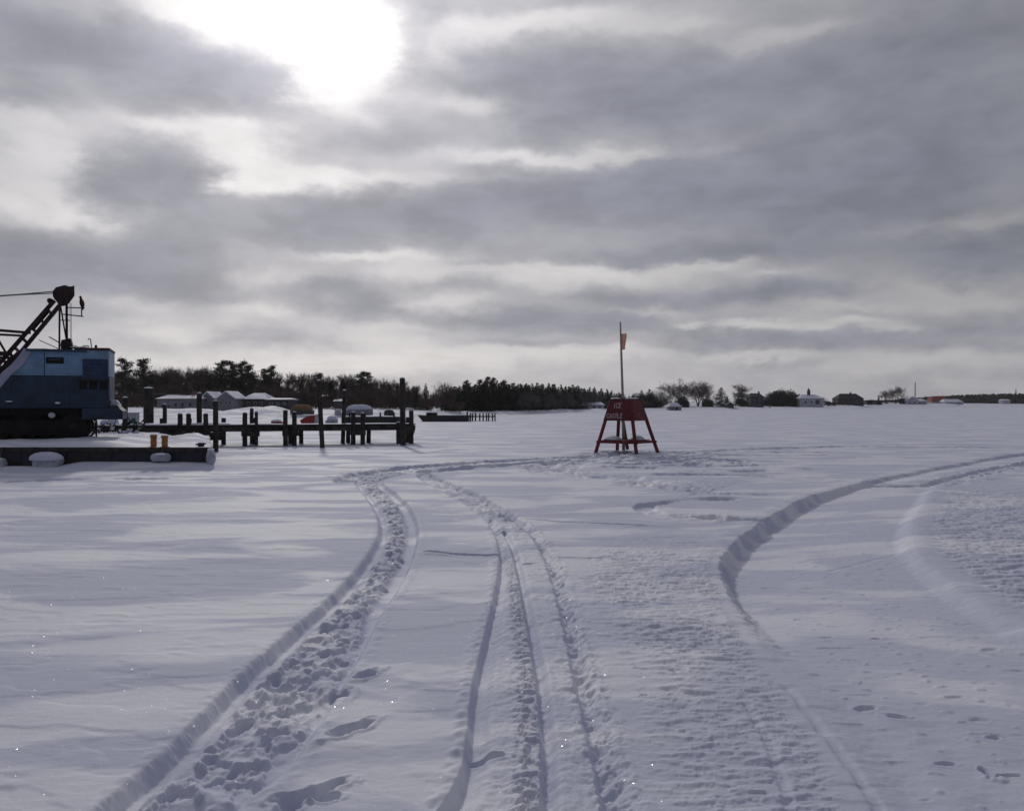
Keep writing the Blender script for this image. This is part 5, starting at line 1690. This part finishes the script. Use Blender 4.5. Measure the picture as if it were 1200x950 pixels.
house(982.5, 1012, 461, 467, 478, 470, 'dark house with a wide hipped roof and chimney, right of the cupola house', M_DARKW, M_DROOF, 9, hip=.9, snow=False, wins=[(988, 470.5, 2.2, 2.6), (996, 470.5, 2.2, 2.6), (1005, 470.5, 2.2, 2.6), (990, 475, 3, 2)], chim=1000.5)
house(1062, 1076, 464.5, 469, 477, 620, 'white harbour house below the thin mast', M_WHITEW, M_DROOF, 10, gable=True, wins=[(1066, 471.5, 1.6, 2), (1072, 471.5, 1.6, 2)])
house(1074, 1086, 467, 470, 477, 628, 'white annex right of the house below the mast', M_WHITEW, M_DROOF, 10, hip=.5, wins=[(1078, 472.5, 1.6, 1.8), (1083, 472.5, 1.6, 1.8)])
house(1092, 1116, 464, 470.5, 476.5, 700, 'red roofed lodge on the far right shore', M_WHITEW, M_RROOF, 14, hip=.8, snow=False, wins=[(1098, 473, 2, 1.8), (1105, 473, 2, 1.8), (1111, 473, 2, 1.8)])
house(1108, 1129, 467.5, 471, 477, 690, 'long white low building right of the red roofed lodge', M_WHITEW, M_DROOF, 12, hip=.4, wins=[(1112, 474, 2, 1.6), (1118, 474, 2, 1.6), (1124, 474, 2, 1.6)])
house(1175, 1184, 467.6, 469, 474, 880, 'tiny pale building inside the far right wood', M_WHITEW, M_DROOF, 8, hip=.4)

d_ = 640
o_ = thing('radio_mast', ((1072.5 - CX) / F * d_, d_, lz((1072.5 - CX) / F * d_, d_)), 'thin lattice mast above the white harbour house', 'mast')
zt_ = H + (HY - 448) / F * d_; zb_ = o_.location.z; x_ = o_.location.x
for a_ in range(3):
    an_ = a_ * 2.094
    MB().tube([(x_ + math.cos(an_) * .75, d_ + math.sin(an_) * .75, zb_), (x_ + math.cos(an_) * .2, d_ + math.sin(an_) * .2, zt_)], .11, 5).build('leg', M_WIRE, o_)
m = MB()
for i in range(16):
    t = i / 16; r_ = .75 - .55 * t; z_ = zb_ + (zt_ - zb_) * t
    for a_ in range(3):
        p = Vector((x_ + math.cos(a_ * 2.094) * r_, d_ + math.sin(a_ * 2.094) * r_, z_)); q = Vector((x_ + math.cos((a_ + 1) * 2.094) * r_, d_ + math.sin((a_ + 1) * 2.094) * r_, z_ + .9))
        m.bar(p, q, .07)
m.build('lattice', M_WIRE, o_)
MB().tube([(x_, d_, zt_), (x_, d_, zt_ + 1.6)], .06, 5).build('aerial', M_WIRE, o_)


# ------------------------------------------------------------------ far barge, little dock, boats
def hull_mesh(x0, x1, yc, w, z0, z1, bow=.25, flip=False):
    m = MB(); vs = []; n = 10
    for i in range(n + 1):
        t = i / n; tt = (1 - t) if flip else t
        b = 1.0 if tt < 1 - bow else max(0.0, math.cos((tt - (1 - bow)) / bow * math.pi / 2)) ** .6
        sh = .18 * (z1 - z0) * max(0, (tt - .5) * 2) ** 2
        x = x0 + (x1 - x0) * t
        b = max(b, .03)
        vs += [(x, yc - w / 2 * b, z1 + sh), (x, yc - w * .36 * b, z0), (x, yc + w * .36 * b, z0), (x, yc + w / 2 * b, z1 + sh)]
    fs = []
    for i in range(n):
        for q in range(4): fs.append((i * 4 + q, i * 4 + (q + 1) % 4, (i + 1) * 4 + (q + 1) % 4, (i + 1) * 4 + q))
    fs += [(0, 1, 2, 3), (n * 4, n * 4 + 1, n * 4 + 2, n * 4 + 3)]
    return m.add(vs, fs)


d_ = 126.0; k_ = d_ / F
o_ = thing('far_barge', ((520 - CX) * k_, d_, 0), 'small dark barge lying on the ice beyond the dock end', 'barge')
MB().prism([((489 - CX) * k_, 1.0), ((496 - CX) * k_, -.1), ((548.5 - CX) * k_, -.1), ((548.5 - CX) * k_, .95), ((497 - CX) * k_, .95)], d_, d_ + 4).build('hull', M_HULL, o_)
MB().box(((499 - CX) * k_, d_ + .5, .953), ((511 - CX) * k_, d_ + 2.2, 1.35)).build('deck_box', M_BLACK, o_)
snow_slab(((502 - CX) * k_, (511 - CX) * k_, d_ + .5, d_ + 2.2), 1.353, .12, 'snow_cover', o_, 3, 6)
snow_slab(((513 - CX) * k_, (546 - CX) * k_, d_ + .1, d_ + 3.8), .952, .07, 'snow_cover', o_, 5, 10)
MB().box(((546.5 - CX) * k_, d_ + .1, .955), ((548.3 - CX) * k_, d_ + .5, 1.5)).build('bollard', M_BLACK, o_)

d_ = 130.0; k_ = d_ / F
o_ = thing('small_dock', ((564 - CX) * k_, d_, 0), 'short dock on spindly posts right of the far barge', 'dock')
MB().box(((548.6 - CX) * k_, d_, .62), ((580.5 - CX) * k_, d_ + 1.6, .80)).build('deck', M_DOCK, o_)
for i, px in enumerate((551, 553.5, 557, 562, 566, 570, 572.5, 577, 580)):
    MB().tube([((px - CX) * k_, d_ - .08, -.1), ((px - CX) * k_, d_ - .08, H + (HY - (485 if i % 2 else 484)) * k_)], .085, 7).build('post', M_PILE, o_)
    MB().tube([((px - CX) * k_, d_ + 1.7, -.1), ((px - CX) * k_, d_ + 1.7, 1.2)], .08, 7).build('post', M_PILE, o_)


def covered_boat(px0, px1, py0, py1, d, label, hullm, coverm, name='covered_boat'):
    k = d / F; x0, x1 = (px0 - CX) * k, (px1 - CX) * k
    zt, zb = H + (HY - py0) * k, H + (HY - py1) * k
    g = min(zb, lz((x0 + x1) / 2, d))
    o = thing(name, ((x0 + x1) / 2, d, g), label, 'boat')
    hz_ = zb + (zt - zb) * .5
    hull_mesh(x0, x1, d, 2.2, zb, hz_, .3, random.random() < .5).build('hull', hullm, o)
    m = MB(); m.ellipsoid(((x0 + x1) / 2, d, hz_ + .02), ((x1 - x0) * .47, 1.0, zt - hz_), 20, 10, .03, random.Random(int(px0)), zmin=0, power=.8)
    m.build('cover', coverm, o, smooth=True)
    for t in (.25, .75):
        MB().box((x0 + (x1 - x0) * t - .08, d - .5, g - .2), (x0 + (x1 - x0) * t + .08, d + .5, zb + .12)).build('cradle', M_PILE, o)


covered_boat(405, 437, 474, 486.5, 163, 'boat under a snow covered white canopy behind the far part of the dock', M_GREYW, M_SNOWC)
covered_boat(340, 367, 474, 487, 160, 'boat heaped under a tan tarpaulin between the two groups of piles', M_BROWNW, M_TAN)
covered_boat(383, 396, 487, 497.5, 118, 'snow buried dinghy right of the tall leaning pile', M_WHITEW, M_SNOWC, 'dinghy')
covered_boat(392, 400, 479, 488, 158, 'small white boat on its stand beside the pile behind the dock', M_WHITEW, M_WHITEW)
covered_boat(318, 330, 491, 497, 112, 'low dark red dinghy just above the deck left of the pile pair', M_BOATRED, M_SNOWC, 'dinghy')
covered_boat(450, 462, 480, 487, 165, 'dark covered boat left of the tallest pile', M_DARKW, M_DARKW)
d_ = 108; k_ = d_ / F
o_ = thing('red_boat', ((361 - CX) * k_, d_, 0), 'bright red boat hull with white transom left of the tall leaning pile', 'boat')
MB().prism([((351 - CX) * k_, .55), ((354 - CX) * k_, .0), ((368 - CX) * k_, .0), ((369 - CX) * k_, 1.25), ((359 - CX) * k_, 1.05)], d_, d_ + 1.8).build('hull', M_BOATRED, o_, bevel=.03)
MB().prism([((368.2 - CX) * k_, .0), ((371.5 - CX) * k_, .0), ((372.5 - CX) * k_, 1.35), ((369.2 - CX) * k_, 1.32)], d_ - .02, d_ + 1.82).build('transom', M_WHITEW, o_)
snow_slab(((352 - CX) * k_, (368 - CX) * k_, d_ + .1, d_ + 1.7), 1.2, .12, 'snow_cover', o_, 8, 8)
d_ = 112; k_ = d_ / F
o_ = thing('low_pier', ((435 - CX) * k_, d_, 0), 'long low dark pier with a snow line, behind the outer half of the dock', 'pier')
MB().box(((400 - CX) * k_, d_, .25), ((468 - CX) * k_, d_ + 2.4, .95)).build('deck', M_DARKW, o_)
MB().box(((402 - CX) * k_, d_ - .1, -.2), ((466 - CX) * k_, d_ - .003, .45)).build('fascia', M_DOCK, o_)
snow_slab(((400 - CX) * k_, (468 - CX) * k_, d_, d_ + 2.4), .953, .14, 'snow_cover', o_, 9, 26)
for px in (410, 428, 446, 462): MB().tube([((px - CX) * k_, d_ - .2, -.2), ((px - CX) * k_, d_ - .2, 1.5)], .12, 7).build('post', M_PILE, o_)
for i, (px, d_, lb) in enumerate([(597, 238, 'tiny dark duck resting on the ice before the middle wood, left one'), (606, 240, 'tiny dark duck resting on the ice before the middle wood, right one')]):
    x_ = (px - CX) / F * d_
    o_ = MB().ellipsoid((x_, d_, .2), (.45, .25, .22), 10, 6).build('ice_lump', M_PILE, loc=(x_, d_, 0))
    tag(o_, ['left of two small dark lumps on the ice before the middle wood', 'right of two small dark lumps on the ice before the middle wood'][i], 'lump', 'dark lumps on the far ice')
for i, (px, py, r_, lb) in enumerate([(902, 477.5, 1.5, 'small dark shrub on the shore left of the rounded evergreen clump'), (1060, 476.2, 2.0, 'small dark vehicle sized shrub at the edge of the far ice')]):
    plant('bush', px, py - 1.5, D_(px, -2), lb, None, .9, i % 2)

# hide unused prototypes, if any were not planted
for ps in PROTO.values():
    for p_ in ps:
        if p_['_used'] == 0:
            for c in list(p_.children): bpy.data.objects.remove(c)
            bpy.data.objects.remove(p_)
        else: del p_['_used']
for o_ in list(SC.objects):
    if '_used' in o_: del o_['_used']

# ------------------------------------------------------------------ thin winter haze over the bay
hm = bpy.data.materials.new('haze'); hm.use_nodes = True
ht = hm.node_tree; ht.nodes.clear()
pv = ht.nodes.new('ShaderNodeVolumePrincipled'); pv.inputs['Density'].default_value = 0.00010
pv.inputs['Color'].default_value = (0.86, 0.87, 0.93, 1); pv.inputs['Anisotropy'].default_value = 0.3
ho = ht.nodes.new('ShaderNodeOutputMaterial'); ht.links.new(pv.outputs[0], ho.inputs['Volume'])
hz_o = MB().box((-1900, -1900, -1.4), (1900, 1900, 26)).build('haze', hm)
tag(hz_o, 'thin winter haze over the frozen bay', 'haze', kind='stuff')
